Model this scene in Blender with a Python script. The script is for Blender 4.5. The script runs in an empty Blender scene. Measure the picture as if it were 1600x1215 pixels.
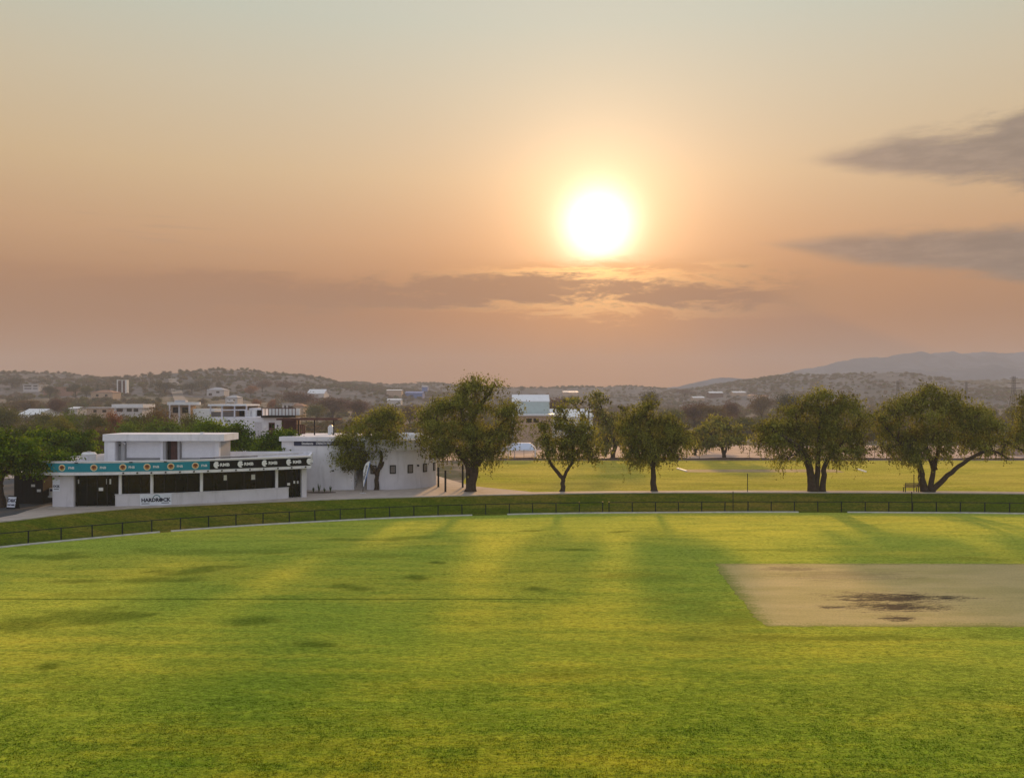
import bpy, bmesh, math, random
import numpy as np
from mathutils import Vector, Matrix

sc = bpy.context.scene
COL = sc.collection
RAD = math.radians

# ------------------------------------------------------------------ camera
F, HZ, CZ = 1385.0, 625.0, 10.0          # focal length and horizon in pixels of the 1600 wide photograph, eye height
cam = bpy.data.cameras.new('camera')
cam.sensor_width = 36.0
cam.lens = F / 1600 * 36
cam.shift_y = (HZ - 607.5) / 1600
cam.clip_start = 0.1
cam.clip_end = 40000
camo = bpy.data.objects.new('camera', cam)
COL.objects.link(camo)
camo.location = (0, 0, CZ)
camo.rotation_euler = (RAD(90), 0, 0)
sc.camera = camo

# ------------------------------------------------------------------ sun and sky
SUN_AZ, SUN_EL = 5.57, 11.1              # degrees, azimuth from +Y towards +X
sd = Vector((math.sin(RAD(SUN_AZ)) * math.cos(RAD(SUN_EL)), math.cos(RAD(SUN_AZ)) * math.cos(RAD(SUN_EL)), math.sin(RAD(SUN_EL))))
sl = bpy.data.lights.new('sun', 'SUN')
sl.energy = 4.2
sl.angle = RAD(3.6)
sl.color = (1.0, 0.55, 0.20)
suno = bpy.data.objects.new('sun', sl)
COL.objects.link(suno)
suno.rotation_euler = (-sd).to_track_quat('-Z', 'Y').to_euler()
suno.location = (0, 0, 60)

sc.view_settings.view_transform = 'Standard'
sc.view_settings.look = 'None'
sc.view_settings.exposure = 0.08
sc.view_settings.gamma = 1.0
sc.view_settings.use_curve_mapping = False


class NT:
    """small helper to write node maths as expressions"""
    def __init__(s, nt):
        s.nt = nt

    def new(s, t, **kw):
        n = s.nt.nodes.new(t)
        for k, v in kw.items():
            setattr(n, k, v)
        return n

    def put(s, sock, v):
        if hasattr(v, 'node') or hasattr(v, 'is_output'):
            s.nt.links.new(v, sock)
        else:
            try:
                sock.default_value = v
            except Exception:
                sock.default_value = tuple(v) + (1.0,)

    def m(s, op, a, b=None, c=None, clamp=False):
        n = s.new('ShaderNodeMath', operation=op)
        n.use_clamp = clamp
        for i, v in enumerate((a, b, c)):
            if v is not None:
                s.put(n.inputs[i], v)
        return n.outputs[0]

    def add(s, a, b): return s.m('ADD', a, b)
    def sub(s, a, b): return s.m('SUBTRACT', a, b)
    def mul(s, a, b): return s.m('MULTIPLY', a, b)
    def div(s, a, b): return s.m('DIVIDE', a, b)
    def abs(s, a): return s.m('ABSOLUTE', a)
    def exp(s, a): return s.m('EXPONENT', a)
    def pow(s, a, b): return s.m('POWER', a, b)

    def step(s, v, a, b, lo=0.0, hi=1.0):
        n = s.new('ShaderNodeMapRange', interpolation_type='SMOOTHSTEP')
        s.put(n.inputs[0], v); s.put(n.inputs[1], a); s.put(n.inputs[2], b); s.put(n.inputs[3], lo); s.put(n.inputs[4], hi)
        return n.outputs[0]

    def lin(s, v, a, b, lo=0.0, hi=1.0):
        n = s.new('ShaderNodeMapRange')
        s.put(n.inputs[0], v); s.put(n.inputs[1], a); s.put(n.inputs[2], b); s.put(n.inputs[3], lo); s.put(n.inputs[4], hi)
        return n.outputs[0]

    def vec(s, x, y, z):
        n = s.new('ShaderNodeCombineXYZ')
        for i, v in enumerate((x, y, z)):
            s.put(n.inputs[i], v)
        return n.outputs[0]

    def sep(s, v):
        n = s.new('ShaderNodeSeparateXYZ')
        s.put(n.inputs[0], v)
        return n.outputs

    def noise(s, v, scale, detail=4.0, rough=0.55, dist=0.0):
        n = s.new('ShaderNodeTexNoise')
        s.put(n.inputs['Vector'], v)
        n.inputs['Scale'].default_value = scale
        n.inputs['Detail'].default_value = detail
        n.inputs['Roughness'].default_value = rough
        n.inputs['Distortion'].default_value = dist
        return n.outputs['Fac']

    def mix(s, f, a, b, mode='MIX'):
        n = s.new('ShaderNodeMix', data_type='RGBA', blend_type=mode)
        s.put(n.inputs[0], f)
        for sock, v in ((n.inputs[6], a), (n.inputs[7], b)):
            if isinstance(v, (tuple, list)):
                sock.default_value = (v[0], v[1], v[2], 1)
            else:
                s.nt.links.new(v, sock)
        return n.outputs[2]

    def scale(s, col, f):
        """colour times a number"""
        n = s.new('ShaderNodeVectorMath', operation='SCALE')
        if isinstance(col, (tuple, list)):
            n.inputs[0].default_value = col
        else:
            s.nt.links.new(col, n.inputs[0])
        s.put(n.inputs['Scale'], f)
        return n.outputs[0]

    def vadd(s, a, b):
        n = s.new('ShaderNodeVectorMath', operation='ADD')
        s.nt.links.new(a, n.inputs[0]); s.nt.links.new(b, n.inputs[1])
        return n.outputs[0]

    def ramp(s, f, stops, interp='LINEAR'):
        n = s.new('ShaderNodeValToRGB')
        n.color_ramp.interpolation = interp
        e = n.color_ramp.elements
        while len(e) < len(stops):
            e.new(0.5)
        for q, (p, c) in zip(e, stops):
            q.position = p
            q.color = (c[0], c[1], c[2], 1)
        s.put(n.inputs[0], f)
        return n.outputs[0]


w = bpy.data.worlds.new('World')
sc.world = w
w.use_nodes = True
wt = w.node_tree
wt.nodes.clear()
N = NT(wt)
tc = N.new('ShaderNodeTexCoord')
nrm = N.new('ShaderNodeVectorMath', operation='NORMALIZE')
wt.links.new(tc.outputs['Generated'], nrm.inputs[0])
D = nrm.outputs[0]
dx, dy, dz = N.sep(D)
az = N.mul(N.m('ARCTAN2', dx, dy), 57.2958)
el = N.mul(N.m('ARCSINE', dz), 57.2958)
dt = N.new('ShaderNodeVectorMath', operation='DOT_PRODUCT')
wt.links.new(D, dt.inputs[0])
dt.inputs[1].default_value = sd
ang = N.mul(N.m('ARCCOSINE', N.m('MINIMUM', dt.outputs['Value'], 0.999999)), 57.2958)

sky = N.new('ShaderNodeTexSky', sky_type='NISHITA')
sky.sun_disc = False
sky.sun_elevation = RAD(SUN_EL)
sky.sun_rotation = RAD(SUN_AZ)
sky.altitude = 1650
sky.air_density = 1.0
sky.dust_density = 3.0
sky.ozone_density = 1.0
nish = N.scale(sky.outputs[0], 0.12)
# dusty lower sky, by elevation
dust = N.ramp(N.lin(el, 0, 40), [
    (0.0, (.43, .19, .075)), (0.05, (.41, .175, .062)), (0.125, (.375, .168, .062)), (0.19, (.44, .22, .095)),
    (0.25, (.54, .31, .15)), (0.35, (.59, .415, .225)), (0.475, (.555, .475, .33)), (0.575, (.49, .505, .41)), (1.0, (.52, .55, .57))])
back = N.step(ang, 50, 130)
fac = N.m('MAXIMUM', N.step(el, 26, 62), N.mul(back, 0.8))
high = N.mix(.25, (.76, .80, .93), nish)
col = N.mix(fac, dust, high)
# clouds, in azimuth and elevation
wn = N.noise(N.vec(N.mul(az, .16), N.mul(el, .62), 3.1), 1.0, 6, .62)
wn2 = N.noise(N.vec(N.mul(az, .45), N.mul(el, 1.9), 7.7), 1.0, 6, .65)
wob = N.add(N.mul(N.sub(wn, .5), 4.2), N.mul(N.sub(wn2, .5), 1.5))


def wedge(az0, el0, az1, el1, half, soft, amp):
    t = N.lin(az, az0, az1, 0, 1)
    tt = N.m('MAXIMUM', t, 0.0)
    c = N.add(el0, N.mul(t, el1 - el0))
    h = N.mul(N.pow(tt, .75), half)
    v = N.sub(N.add(h, N.mul(wob, N.mul(N.m('MINIMUM', N.add(tt, .18), 1), amp))), N.abs(N.sub(el, c)))
    m_ = N.step(v, -soft * .6, soft)
    m_ = N.mul(m_, N.step(az, az0 - 1.5, az0 + 2))
    return N.mul(m_, N.step(az, 48, 33))


# shade of the low bank, with faint rays fanning from the sun
phi = N.m('ARCTAN2', N.sub(az, SUN_AZ), N.sub(SUN_EL, el))
rays = N.noise(N.vec(N.mul(phi, 2.6), 0.0, 2.2), 1.0, 3, .6)
lowm = N.mul(N.step(N.add(el, N.mul(wob, .35)), 8.4, 5.6), N.step(az, -60, -10))
lowm = N.mul(lowm, N.step(N.sub(az, N.mul(N.sub(7.4, el), 2.2)), 16, 10))
lowm = N.mul(lowm, N.lin(rays, .3, .7, .55, 1.15))
col = N.mix(N.mul(lowm, .62), col, (.30, .135, .055))
wedge_m = N.mul(N.mul(N.step(N.sub(az, N.mul(N.sub(7.4, el), 2.4)), 15.5, 13), N.step(N.sub(az, N.mul(N.sub(7.4, el), 1.1)), 5, 11)), N.step(el, 7.6, 6.0))
col = N.mix(N.mul(N.mul(wedge_m, N.step(el, .3, 3.0)), .62), col, (.235, .125, .08))
# the two grey clouds on the right
c1 = wedge(18.4, 14.4, 30.5, 13.7, 2.0, .75, .85)
c2 = wedge(16.0, 9.6, 30.5, 8.1, 1.65, .55, .45)
cl_col = N.mix(N.step(wn2, .35, .7), (.185, .145, .115), (.26, .195, .15))
col = N.mix(N.mul(c1, .94), col, cl_col)
col = N.mix(N.mul(c2, .97), col, cl_col)
# the broken low bank below the sun
bn1 = N.noise(N.vec(N.mul(az, .13), N.mul(el, .62), 4.4), 1.0, 8, .64, .6)
bn2 = N.noise(N.vec(N.mul(az, .42), N.mul(el, 1.7), 8.4), 1.0, 6, .68, .4)
be_ = N.div(N.sub(el, N.add(6.6, N.mul(N.step(N.abs(N.sub(az, 4.0)), 14, 0), .55))), 1.6)
spread = N.mul(N.step(az, -40, -14), N.step(az, 24, 15))
bden = N.add(N.add(N.mul(bn1, .8), N.mul(bn2, .38)), N.mul(N.exp(N.mul(N.mul(be_, be_), -1)), .36))
bank_m = N.mul(N.step(bden, .71, .95), spread)
bank_m = N.mul(bank_m, N.step(el, 9.1, 8.2))
col = N.mix(N.mul(bank_m, .7), col, (.35, .165, .075))
streak = N.mul(N.mul(N.step(N.noise(N.vec(N.mul(az, .10), N.mul(el, 2.3), 1.3), 1.0, 5, .6), .54, .68), N.step(N.abs(N.sub(el, 10.0)), 2.2, .2)), N.step(az, -12, -24))
col = N.mix(N.mul(streak, .4), col, (.40, .25, .16))
# aureole of the veiled sun, and the lit rims of the bank
glow = N.vadd(N.scale((.56, .32, .075), N.exp(N.mul(ang, -1 / 4.8))), N.scale((.50, .13, .0), N.mul(N.exp(N.mul(ang, -1 / 9.5)), N.step(el, 20, 9, .35, 1.0))))
broad = N.scale((.19, .19, .175), N.mul(N.exp(N.mul(ang, -1 / 17.0)), N.step(el, 6, 16)))
veil = N.sub(1.0, N.mul(bank_m, .70))
lowcut = N.step(N.add(el, N.mul(N.sub(bn2, .5), 1.2)), 8.35, 9.3, .12, 1.0)
core = N.scale((1.9, 1.8, 1.65), N.mul(N.exp(N.mul(N.pow(N.div(ang, 1.85), 2.0), -1)), lowcut))
halo = N.scale((.55, .48, .33), N.mul(N.exp(N.mul(N.pow(N.div(ang, 3.9), 1.5), -1)), lowcut))
rim = N.mul(N.mul(N.mul(bank_m, N.sub(1.0, bank_m)), 4.0), N.exp(N.mul(ang, -1 / 3.6)))
rimc = N.scale((1.9, 1.1, .34), rim)
col = N.vadd(N.vadd(N.vadd(N.vadd(N.vadd(col, N.scale(glow, veil)), broad), core), halo), rimc)
bg = N.new('ShaderNodeBackground')
wt.links.new(col, bg.inputs[0])
bg.inputs[1].default_value = 1.0
wo = N.new('ShaderNodeOutputWorld')
wt.links.new(bg.outputs[0], wo.inputs[0])
w.cycles.sampling_method = 'MANUAL'
w.cycles.sample_map_resolution = 1024

sc.cycles.use_denoising = True
sc.cycles.max_bounces = 6
sc.cycles.volume_bounces = 1
sc.cycles.transparent_max_bounces = 8

# ------------------------------------------------------------------ helpers
rng = np.random.default_rng(7)
random.seed(7)


def G(px, py, z=0.0):
    """ground point at height z seen at a pixel of the photograph"""
    Y = F * (CZ - z) / (py - HZ)
    return Vector(((px - 800) / F * Y, Y, z))


def A(px, py, Y):
    """point at distance Y seen at a pixel of the photograph"""
    return Vector(((px - 800) / F * Y, Y, CZ - (py - HZ) / F * Y))


def tag(o, label=None, cat=None, group=None, kind=None):
    if label: o['label'] = label
    if cat: o['category'] = cat
    if group: o['group'] = group
    if kind: o['kind'] = kind
    return o


def thing(name, loc, label, cat, group=None, rz=0.0):
    o = bpy.data.objects.new(name, None)
    o.empty_display_size = .5
    COL.objects.link(o)
    o.location = loc
    o.rotation_euler.z = rz
    return tag(o, label, cat, group)


def adopt(o, parent, world=True):
    o.parent = parent
    if world:
        p, m_ = parent, Matrix.Identity(4)
        while p:
            m_ = (p.matrix_parent_inverse @ Matrix.Translation(p.location) @ p.rotation_euler.to_matrix().to_4x4()) @ m_ if p.parent else (Matrix.Translation(p.location) @ p.rotation_euler.to_matrix().to_4x4()) @ m_
            p = p.parent
        o.matrix_parent_inverse = m_.inverted()
    return o


class MB:
    """collects shapes, then links them as one mesh object"""
    def __init__(s):
        s.v, s.f = [], []

    def quad(s, *p):
        n = len(s.v)
        s.v += [tuple(q) for q in p]
        s.f.append(tuple(range(n, n + len(p))))
        return s

    def box(s, x0, x1, y0, y1, z0, z1, rz=0.0, piv=None):
        c = [(x0, y0), (x1, y0), (x1, y1), (x0, y1)]
        if rz:
            px, py = piv if piv else ((x0 + x1) / 2, (y0 + y1) / 2)
            cs, sn = math.cos(rz), math.sin(rz)
            c = [(px + (a - px) * cs - (b - py) * sn, py + (a - px) * sn + (b - py) * cs) for a, b in c]
        return s.prism(c, z0, z1)

    def prism(s, c, z0, z1):
        n, k = len(s.v), len(c)
        s.v += [(a, b, z0) for a, b in c] + [(a, b, z1) for a, b in c]
        s.f.append(tuple(n + k - 1 - i for i in range(k)))
        s.f.append(tuple(n + k + i for i in range(k)))
        for i in range(k):
            j = (i + 1) % k
            s.f.append((n + i, n + j, n + k + j, n + k + i))
        return s

    def tube(s, pts, rad, seg=8, caps=True):
        pts = [Vector(p) for p in pts]
        if not hasattr(rad, '__len__'):
            rad = [rad] * len(pts)
        n0 = len(s.v)
        ref = Vector((0.31, 0.95, 0.02))
        for i, p in enumerate(pts):
            a = pts[max(i - 1, 0)]; b = pts[min(i + 1, len(pts) - 1)]
            t = (b - a).normalized()
            if abs(t.dot(ref)) > .95: ref = Vector((0.9, .1, .4))
            u = t.cross(ref).normalized(); v = t.cross(u)
            for k in range(seg):
                an = 2 * math.pi * k / seg
                s.v.append(tuple(p + (u * math.cos(an) + v * math.sin(an)) * rad[i]))
        for i in range(len(pts) - 1):
            for k in range(seg):
                k2 = (k + 1) % seg
                s.f.append((n0 + i * seg + k, n0 + i * seg + k2, n0 + (i + 1) * seg + k2, n0 + (i + 1) * seg + k))
        if caps:
            s.f.append(tuple(n0 + k for k in reversed(range(seg))))
            s.f.append(tuple(n0 + (len(pts) - 1) * seg + k for k in range(seg)))
        return s

    def loft(s, rows, close=False):
        n0, k = len(s.v), len(rows[0])
        for r in rows:
            s.v += [tuple(p) for p in r]
        for i in range(len(rows) - 1):
            for j in range(k if close else k - 1):
                j2 = (j + 1) % k
                s.f.append((n0 + i * k + j, n0 + i * k + j2, n0 + (i + 1) * k + j2, n0 + (i + 1) * k + j))
        return s

    def build(s, name, m_, parent=None, world=True, smooth=False, fix=True):
        me = bpy.data.meshes.new(name)
        me.from_pydata(s.v, [], s.f)
        if fix:
            b = bmesh.new(); b.from_mesh(me)
            bmesh.ops.recalc_face_normals(b, faces=b.faces)
            b.to_mesh(me); b.free()
        me.materials.append(m_)
        if smooth:
            me.polygons.foreach_set('use_smooth', [True] * len(me.polygons))
        o = bpy.data.objects.new(name, me)
        COL.objects.link(o)
        if parent: adopt(o, parent, world)
        return o


def np_mesh(name, verts, quads, m_, smooth=False, attrs=None):
    me = bpy.data.meshes.new(name)
    verts = np.asarray(verts, np.float32); quads = np.asarray(quads, np.int32)
    nf, k = quads.shape
    me.vertices.add(len(verts)); me.vertices.foreach_set('co', verts.ravel())
    me.loops.add(nf * k); me.loops.foreach_set('vertex_index', quads.ravel())
    me.polygons.add(nf)
    me.polygons.foreach_set('loop_start', np.arange(nf, dtype=np.int32) * k)
    me.polygons.foreach_set('loop_total', np.full(nf, k, np.int32))
    if smooth:
        me.polygons.foreach_set('use_smooth', np.ones(nf, bool))
    for an, (dom, arr) in (attrs or {}).items():
        a = me.attributes.new(an, 'FLOAT', dom)
        a.data.foreach_set('value', np.asarray(arr, np.float32))
    me.materials.append(m_)
    me.update(calc_edges=True)
    return me


def link(name, me, parent=None, world=True):
    o = bpy.data.objects.new(name, me)
    COL.objects.link(o)
    if parent: adopt(o, parent, world)
    return o


def grid_mesh(name, P, m_, attrs=None, smooth=True):
    """P: rows x cols x 3 array"""
    r, c, _ = P.shape
    i = np.arange(r * c).reshape(r, c)
    q = np.stack([i[:-1, :-1], i[:-1, 1:], i[1:, 1:], i[1:, :-1]], -1).reshape(-1, 4)
    return np_mesh(name, P.reshape(-1, 3), q, m_, smooth, attrs)


def vnoise(x, y, seed=0):
    """smooth value noise on arrays"""
    x = np.asarray(x, float); y = np.asarray(y, float)
    xi, yi = np.floor(x).astype(np.int64), np.floor(y).astype(np.int64)
    fx, fy = x - xi, y - yi
    fx, fy = fx * fx * (3 - 2 * fx), fy * fy * (3 - 2 * fy)

    def h(a, b):
        n_ = (a * 374761393 + b * 668265263 + seed * 1442695041) & 0x7fffffff
        n_ = ((n_ ^ (n_ >> 13)) * 1274126177) & 0x7fffffff
        return ((n_ ^ (n_ >> 16)) & 0xffff) / 65535.0
    return (h(xi, yi) * (1 - fx) + h(xi + 1, yi) * fx) * (1 - fy) + (h(xi, yi + 1) * (1 - fx) + h(xi + 1, yi + 1) * fx) * fy


def fbm(x, y, seed=0, o=4):
    s_, a, t = 0, 1.0, 0
    for k in range(o):
        s_ = s_ + a * vnoise(x * 2 ** k, y * 2 ** k, seed + k); t += a; a *= .5
    return s_ / t


def sstep(v, a, b):
    t = np.clip((v - a) / (b - a), 0, 1)
    return t * t * (3 - 2 * t)


def spline(pts, n):
    """Catmull-Rom through points, n samples even along the length"""
    P = np.array([tuple(p) for p in pts], float)
    P = np.vstack([2 * P[0] - P[1], P, 2 * P[-1] - P[-2]])
    out = []
    for i in range(1, len(P) - 2):
        for t in np.linspace(0, 1, 30, endpoint=False):
            a, b, c, d = P[i - 1], P[i], P[i + 1], P[i + 2]
            out.append(.5 * ((2 * b) + (-a + c) * t + (2 * a - 5 * b + 4 * c - d) * t * t + (-a + 3 * b - 3 * c + d) * t ** 3))
    out.append(P[-2])
    out = np.array(out)
    L = np.r_[0, np.cumsum(np.linalg.norm(np.diff(out, axis=0), axis=1))]
    s_ = np.linspace(0, L[-1], n)
    return np.stack([np.interp(s_, L, out[:, k]) for k in range(out.shape[1])], 1)


# ------------------------------------------------------------------ materials
def mat(name, colr, rough=.7, var=.12, sc_=1.5, bump=0.0, bsc=20.0, metal=0.0, spec=.4, dirt=None):
    m_ = bpy.data.materials.new(name)
    m_.use_nodes = True
    nt = m_.node_tree
    n = NT(nt)
    b = nt.nodes['Principled BSDF']
    t = n.new('ShaderNodeTexCoord')
    f = n.noise(t.outputs['Object'], sc_, 6, .6)
    lo = tuple(c * (1 - var) for c in colr); hi = tuple(min(c * (1 + var), .95) for c in colr)
    c = n.mix(n.step(f, .3, .7), lo, hi)
    if dirt:
        ox, oy, oz = n.sep(t.outputs['Object'])
        st = n.noise(n.vec(n.mul(ox, 2.2), n.mul(oy, 2.2), n.mul(oz, .35)), 1.0, 5, .65)
        c = n.mix(n.mul(n.step(st, .5, .8), dirt), c, tuple(k * .55 for k in colr))
    nt.links.new(c, b.inputs['Base Color'])
    b.inputs['Roughness'].default_value = rough
    b.inputs['Metallic'].default_value = metal
    b.inputs['Specular IOR Level'].default_value = spec
    if bump:
        bn = n.new('ShaderNodeBump')
        bn.inputs['Strength'].default_value = bump
        bn.inputs['Distance'].default_value = .02
        nt.links.new(n.noise(t.outputs['Object'], bsc, 5, .6), bn.inputs['Height'])
        nt.links.new(bn.outputs[0], b.inputs['Normal'])
    return m_


def leaf_mat(name, a, b_, c_, trans=.3, use_obj=False):
    m_ = bpy.data.materials.new(name)
    m_.use_nodes = True
    nt = m_.node_tree
    nt.nodes.clear()
    n = NT(nt)
    if use_obj == 'rand':
        oi = n.new('ShaderNodeObjectInfo')
        base = n.ramp(oi.outputs['Random'], [(0, a), (.3, b_), (.5, c_), (.68, (.20, .15, .095)), (.82, (.10, .13, .04)), (.92, (.17, .17, .05)), (1, a)], 'LINEAR')
    elif use_obj:
        oi = n.new('ShaderNodeObjectInfo')
        base = oi.outputs['Color']
    else:
        base = None
    at = n.new('ShaderNodeAttribute')
    at.attribute_name = 'tint'
    if base is None:
        cc = n.ramp(at.outputs['Fac'], [(0, a), (.5, b_), (1, c_)])
    else:
        cc = n.scale(base, n.lin(at.outputs['Fac'], 0, 1, .6, 1.45))
    d = n.new('ShaderNodeBsdfDiffuse')
    nt.links.new(cc, d.inputs[0])
    t = n.new('ShaderNodeBsdfTranslucent')
    nt.links.new(n.mix(1.0, cc, (1.25, 1.1, .6), 'MULTIPLY'), t.inputs[0])
    mx = n.new('ShaderNodeMixShader')
    mx.inputs[0].default_value = trans
    nt.links.new(d.outputs[0], mx.inputs[1]); nt.links.new(t.outputs[0], mx.inputs[2])
    o = n.new('ShaderNodeOutputMaterial')
    nt.links.new(mx.outputs[0], o.inputs[0])
    return m_


def turf_mat(name, green, dry, dark, blade=False, line=False, dryness=.5, sheen=.25):
    m_ = bpy.data.materials.new(name)
    m_.use_nodes = True
    nt = m_.node_tree
    n = NT(nt)
    b = nt.nodes['Principled BSDF']
    t = n.new('ShaderNodeTexCoord')
    P = n.new('ShaderNodeNewGeometry').outputs['Position']
    x, y, z = n.sep(P)
    big = n.noise(n.vec(n.mul(x, .035), n.mul(y, .075), 0.0), 1.0, 5, .55)
    streak = n.noise(n.vec(n.mul(x, .22), n.mul(y, .8), 5.0), 1.0, 5, .6)
    tuft = n.noise(n.vec(n.mul(x, 2.2), n.mul(y, 3.4), 9.0), 1.0, 5, .65)
    fine = n.noise(n.vec(n.mul(x, 14), n.mul(y, 18), n.mul(z, 14)), 1.0, 4, .7)
    f = n.add(n.add(n.mul(big, .75), n.mul(streak, .5)), n.mul(tuft, .22))
    c = n.mix(n.step(f, .62 + .25 * (.5 - dryness), .92 + .25 * (.5 - dryness)), green, dry)
    a1 = n.new('ShaderNodeAttribute'); a1.attribute_name = 'dry'
    c = n.mix(n.mul(a1.outputs['Fac'], n.step(n.add(streak, n.mul(tuft, .4)), .35, .85)), c, tuple(k * 1.15 for k in dry))
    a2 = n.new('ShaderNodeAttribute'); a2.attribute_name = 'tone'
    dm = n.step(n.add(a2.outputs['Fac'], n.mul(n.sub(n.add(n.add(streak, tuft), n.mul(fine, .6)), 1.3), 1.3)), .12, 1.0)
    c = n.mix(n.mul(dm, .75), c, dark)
    msk = dm
    if line:
        ly = n.abs(n.sub(n.add(y, n.mul(n.sub(streak, .5), .25)), 44.6))
        lm = n.mul(n.step(n.add(ly, n.mul(n.sub(fine, .5), .25)), .26, .02), n.step(n.add(x, n.mul(streak, 4)), 7.0, 1.0))
        c = n.mix(n.mul(lm, .8), c, dark)
        msk = n.m('MAXIMUM', dm, lm)
    k = n.add(n.lin(fine, .3, .7, .5, 1.5), n.mul(n.sub(tuft, .5), 1.3))
    spec = n.noise(n.vec(n.mul(x, 4.2), n.mul(y, 7.0), 3.0), 1.0, 3, .75)
    k = n.mul(k, n.lin(spec, .3, .7, .55, 1.45))
    k = n.mul(k, n.lin(streak, .3, .7, .84, 1.16))
    c = n.scale(c, k)
    if blade:
        d = n.new('ShaderNodeBsdfDiffuse'); tr = n.new('ShaderNodeBsdfTranslucent'); mx = n.new('ShaderNodeMixShader')
        mx.inputs[0].default_value = .35
        nt.links.new(c, d.inputs[0]); nt.links.new(c, tr.inputs[0])
        nt.links.new(d.outputs[0], mx.inputs[1]); nt.links.new(tr.outputs[0], mx.inputs[2])
        nt.links.new(mx.outputs[0], nt.nodes['Material Output'].inputs[0])
        return m_
    nt.links.new(c, b.inputs['Base Color'])
    b.inputs['Roughness'].default_value = .75
    b.inputs['Specular IOR Level'].default_value = .0
    b.inputs['Specular Tint'].default_value = (1, .9, .35, 1)
    bn = n.new('ShaderNodeBump')
    nt.links.new(n.m('MULTIPLY', n.mul(n.m('POWER', n.m('MAXIMUM', k, .05), 1.3), sheen), n.sub(1.0, n.mul(msk, .6)), clamp=True), b.inputs['Sheen Weight'])
    b.inputs['Sheen Roughness'].default_value = .28
    b.inputs['Sheen Tint'].default_value = (.86, .92, .24, 1)
    bn.inputs['Strength'].default_value = .7
    bn.inputs['Distance'].default_value = .05
    nt.links.new(n.add(n.mul(fine, .6), n.mul(tuft, .9)), bn.inputs['Height'])
    nt.links.new(bn.outputs[0], b.inputs['Normal'])
    return m_


M = {}
M['white'] = mat('white paint', (.72, .72, .76), .75, .07, .7, .15, 30, dirt=.55)
M['grey_wall'] = mat('grey plaster', (.57, .56, .60), .85, .06, .8, .25, 40, dirt=.55)
M['box_wall'] = mat('roof box plaster', (.38, .38, .39), .85, .06, .8)
M['shutter'] = mat('white shutter', (.80, .80, .84), .5, .04, 2)
M['dark_metal'] = mat('dark metal', (.016, .014, .015), .6, .2, 4, spec=.15)
M['fence_metal'] = mat('fence paint', (.012, .018, .016), .6, .25, 4, spec=.15)
M['glass'] = mat('dark glass', (.003, .0035, .004), .12, .3, .6, spec=.12)
M['concrete'] = mat('concrete', (.42, .38, .34), .9, .12, .9, .3, 30, dirt=.4)
M['kerb'] = mat('kerb paint', (.56, .54, .52), .8, .15, 2, .3, 30)
M['paving'] = mat('paving', (.40, .34, .29), .9, .13, 1.1, .3, 25)
M['asphalt'] = mat('asphalt', (.055, .060, .066), .9, .2, 3, .4, 60)
M['teal'] = mat('teal banner', (.015, .235, .31), .7, .08, .8, spec=.15)
M['black_banner'] = mat('black banner', (.008, .009, .012), .8, .15, 1, spec=.08)
M['navy'] = mat('navy banner', (.016, .020, .060), .5, .1, 1)
M['ink'] = mat('white print', (.74, .75, .76), .6, .04, 3)
M['cream'] = mat('cream print', (.72, .60, .38), .6, .05, 3)
M['rust'] = mat('brown print', (.14, .025, .012), .6, .15, 8)
M['orange_ink'] = mat('ochre print', (.42, .20, .04), .6, .15, 8)
M['black_ink'] = mat('dark print', (.02, .025, .05), .6, .1, 4)
M['teal_ink'] = mat('teal print', (.02, .14, .20), .6, .1, 4)
M['far_white'] = mat('grey white', (.50, .48, .48), .8, .08, .4)  # greyer white for the far houses
M['paper'] = mat('paper', (.70, .71, .70), .7, .05, 3)
M['sign_white'] = mat('sign board', (.66, .70, .78), .5, .05, 2)
M['brown'] = mat('maroon cladding', (.085, .035, .030), .7, .2, 3)
M['brick'] = mat('brick', (.30, .16, .11), .9, .18, 2, .2, 20)
M['bark'] = mat('bark', (.050, .032, .020), .95, .35, 5, .8, 14)
M['bark_pale'] = mat('pale bark', (.15, .10, .07), .95, .3, 5, .5, 14)
M['roof_white'] = mat('white roof sheet', (.72, .74, .76), .4, .05, 1)
M['roof_pale'] = mat('pale green sheet', (.44, .53, .52), .5, .05, 1)
M['roof_grey'] = mat('grey roof', (.40, .40, .42), .6, .1, 1)
M['roof_tile'] = mat('tile roof', (.34, .17, .10), .8, .15, 2)
M['blue'] = mat('blue sheet', (.05, .16, .45), .5, .1, 1)
M['canvas'] = mat('shade canvas', (.52, .58, .70), .7, .05, 1)
M['soil'] = mat('soil', (.09, .06, .045), .95, .3, 4, .5, 20)
M['wood'] = mat('bench wood', (.09, .055, .035), .8, .2, 6)
M['tan'] = mat('tan plaster', (.46, .33, .24), .85, .1, 1)
M['louvre'] = mat('louvre', (.16, .14, .13), .7, .1, 3)
M['dry_soil'] = mat('dry wicket soil', (.30, .22, .10), .95, .2, .4)
M['road'] = mat('worn road', (.20, .185, .17), .9, .15, .3)
M['gravel'] = mat('gravel', (.42, .30, .24), .95, .18, .35, .4, 6)
M['turf'] = turf_mat('oval turf', (.132, .225, .003), (.325, .285, .007), (.038, .078, .002), line=True, dryness=.42, sheen=.85)
M['turf_blade'] = turf_mat('turf blades', (.088, .165, .002), (.215, .195, .004), (.035, .07, .002), blade=True, dryness=.45)
M['turf_bank'] = turf_mat('bank turf', (.075, .105, .006), (.17, .12, .02), (.04, .06, .006), dryness=.5, sheen=.1)
M['turf_far'] = turf_mat('far turf', (.19, .205, .012), (.36, .285, .045), (.13, .125, .02), dryness=.75, sheen=.4)
M['leaf_pepper'] = leaf_mat('pepper leaf', (.078, .076, .018), (.19, .215, .042), (.41, .42, .095), .48)
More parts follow.
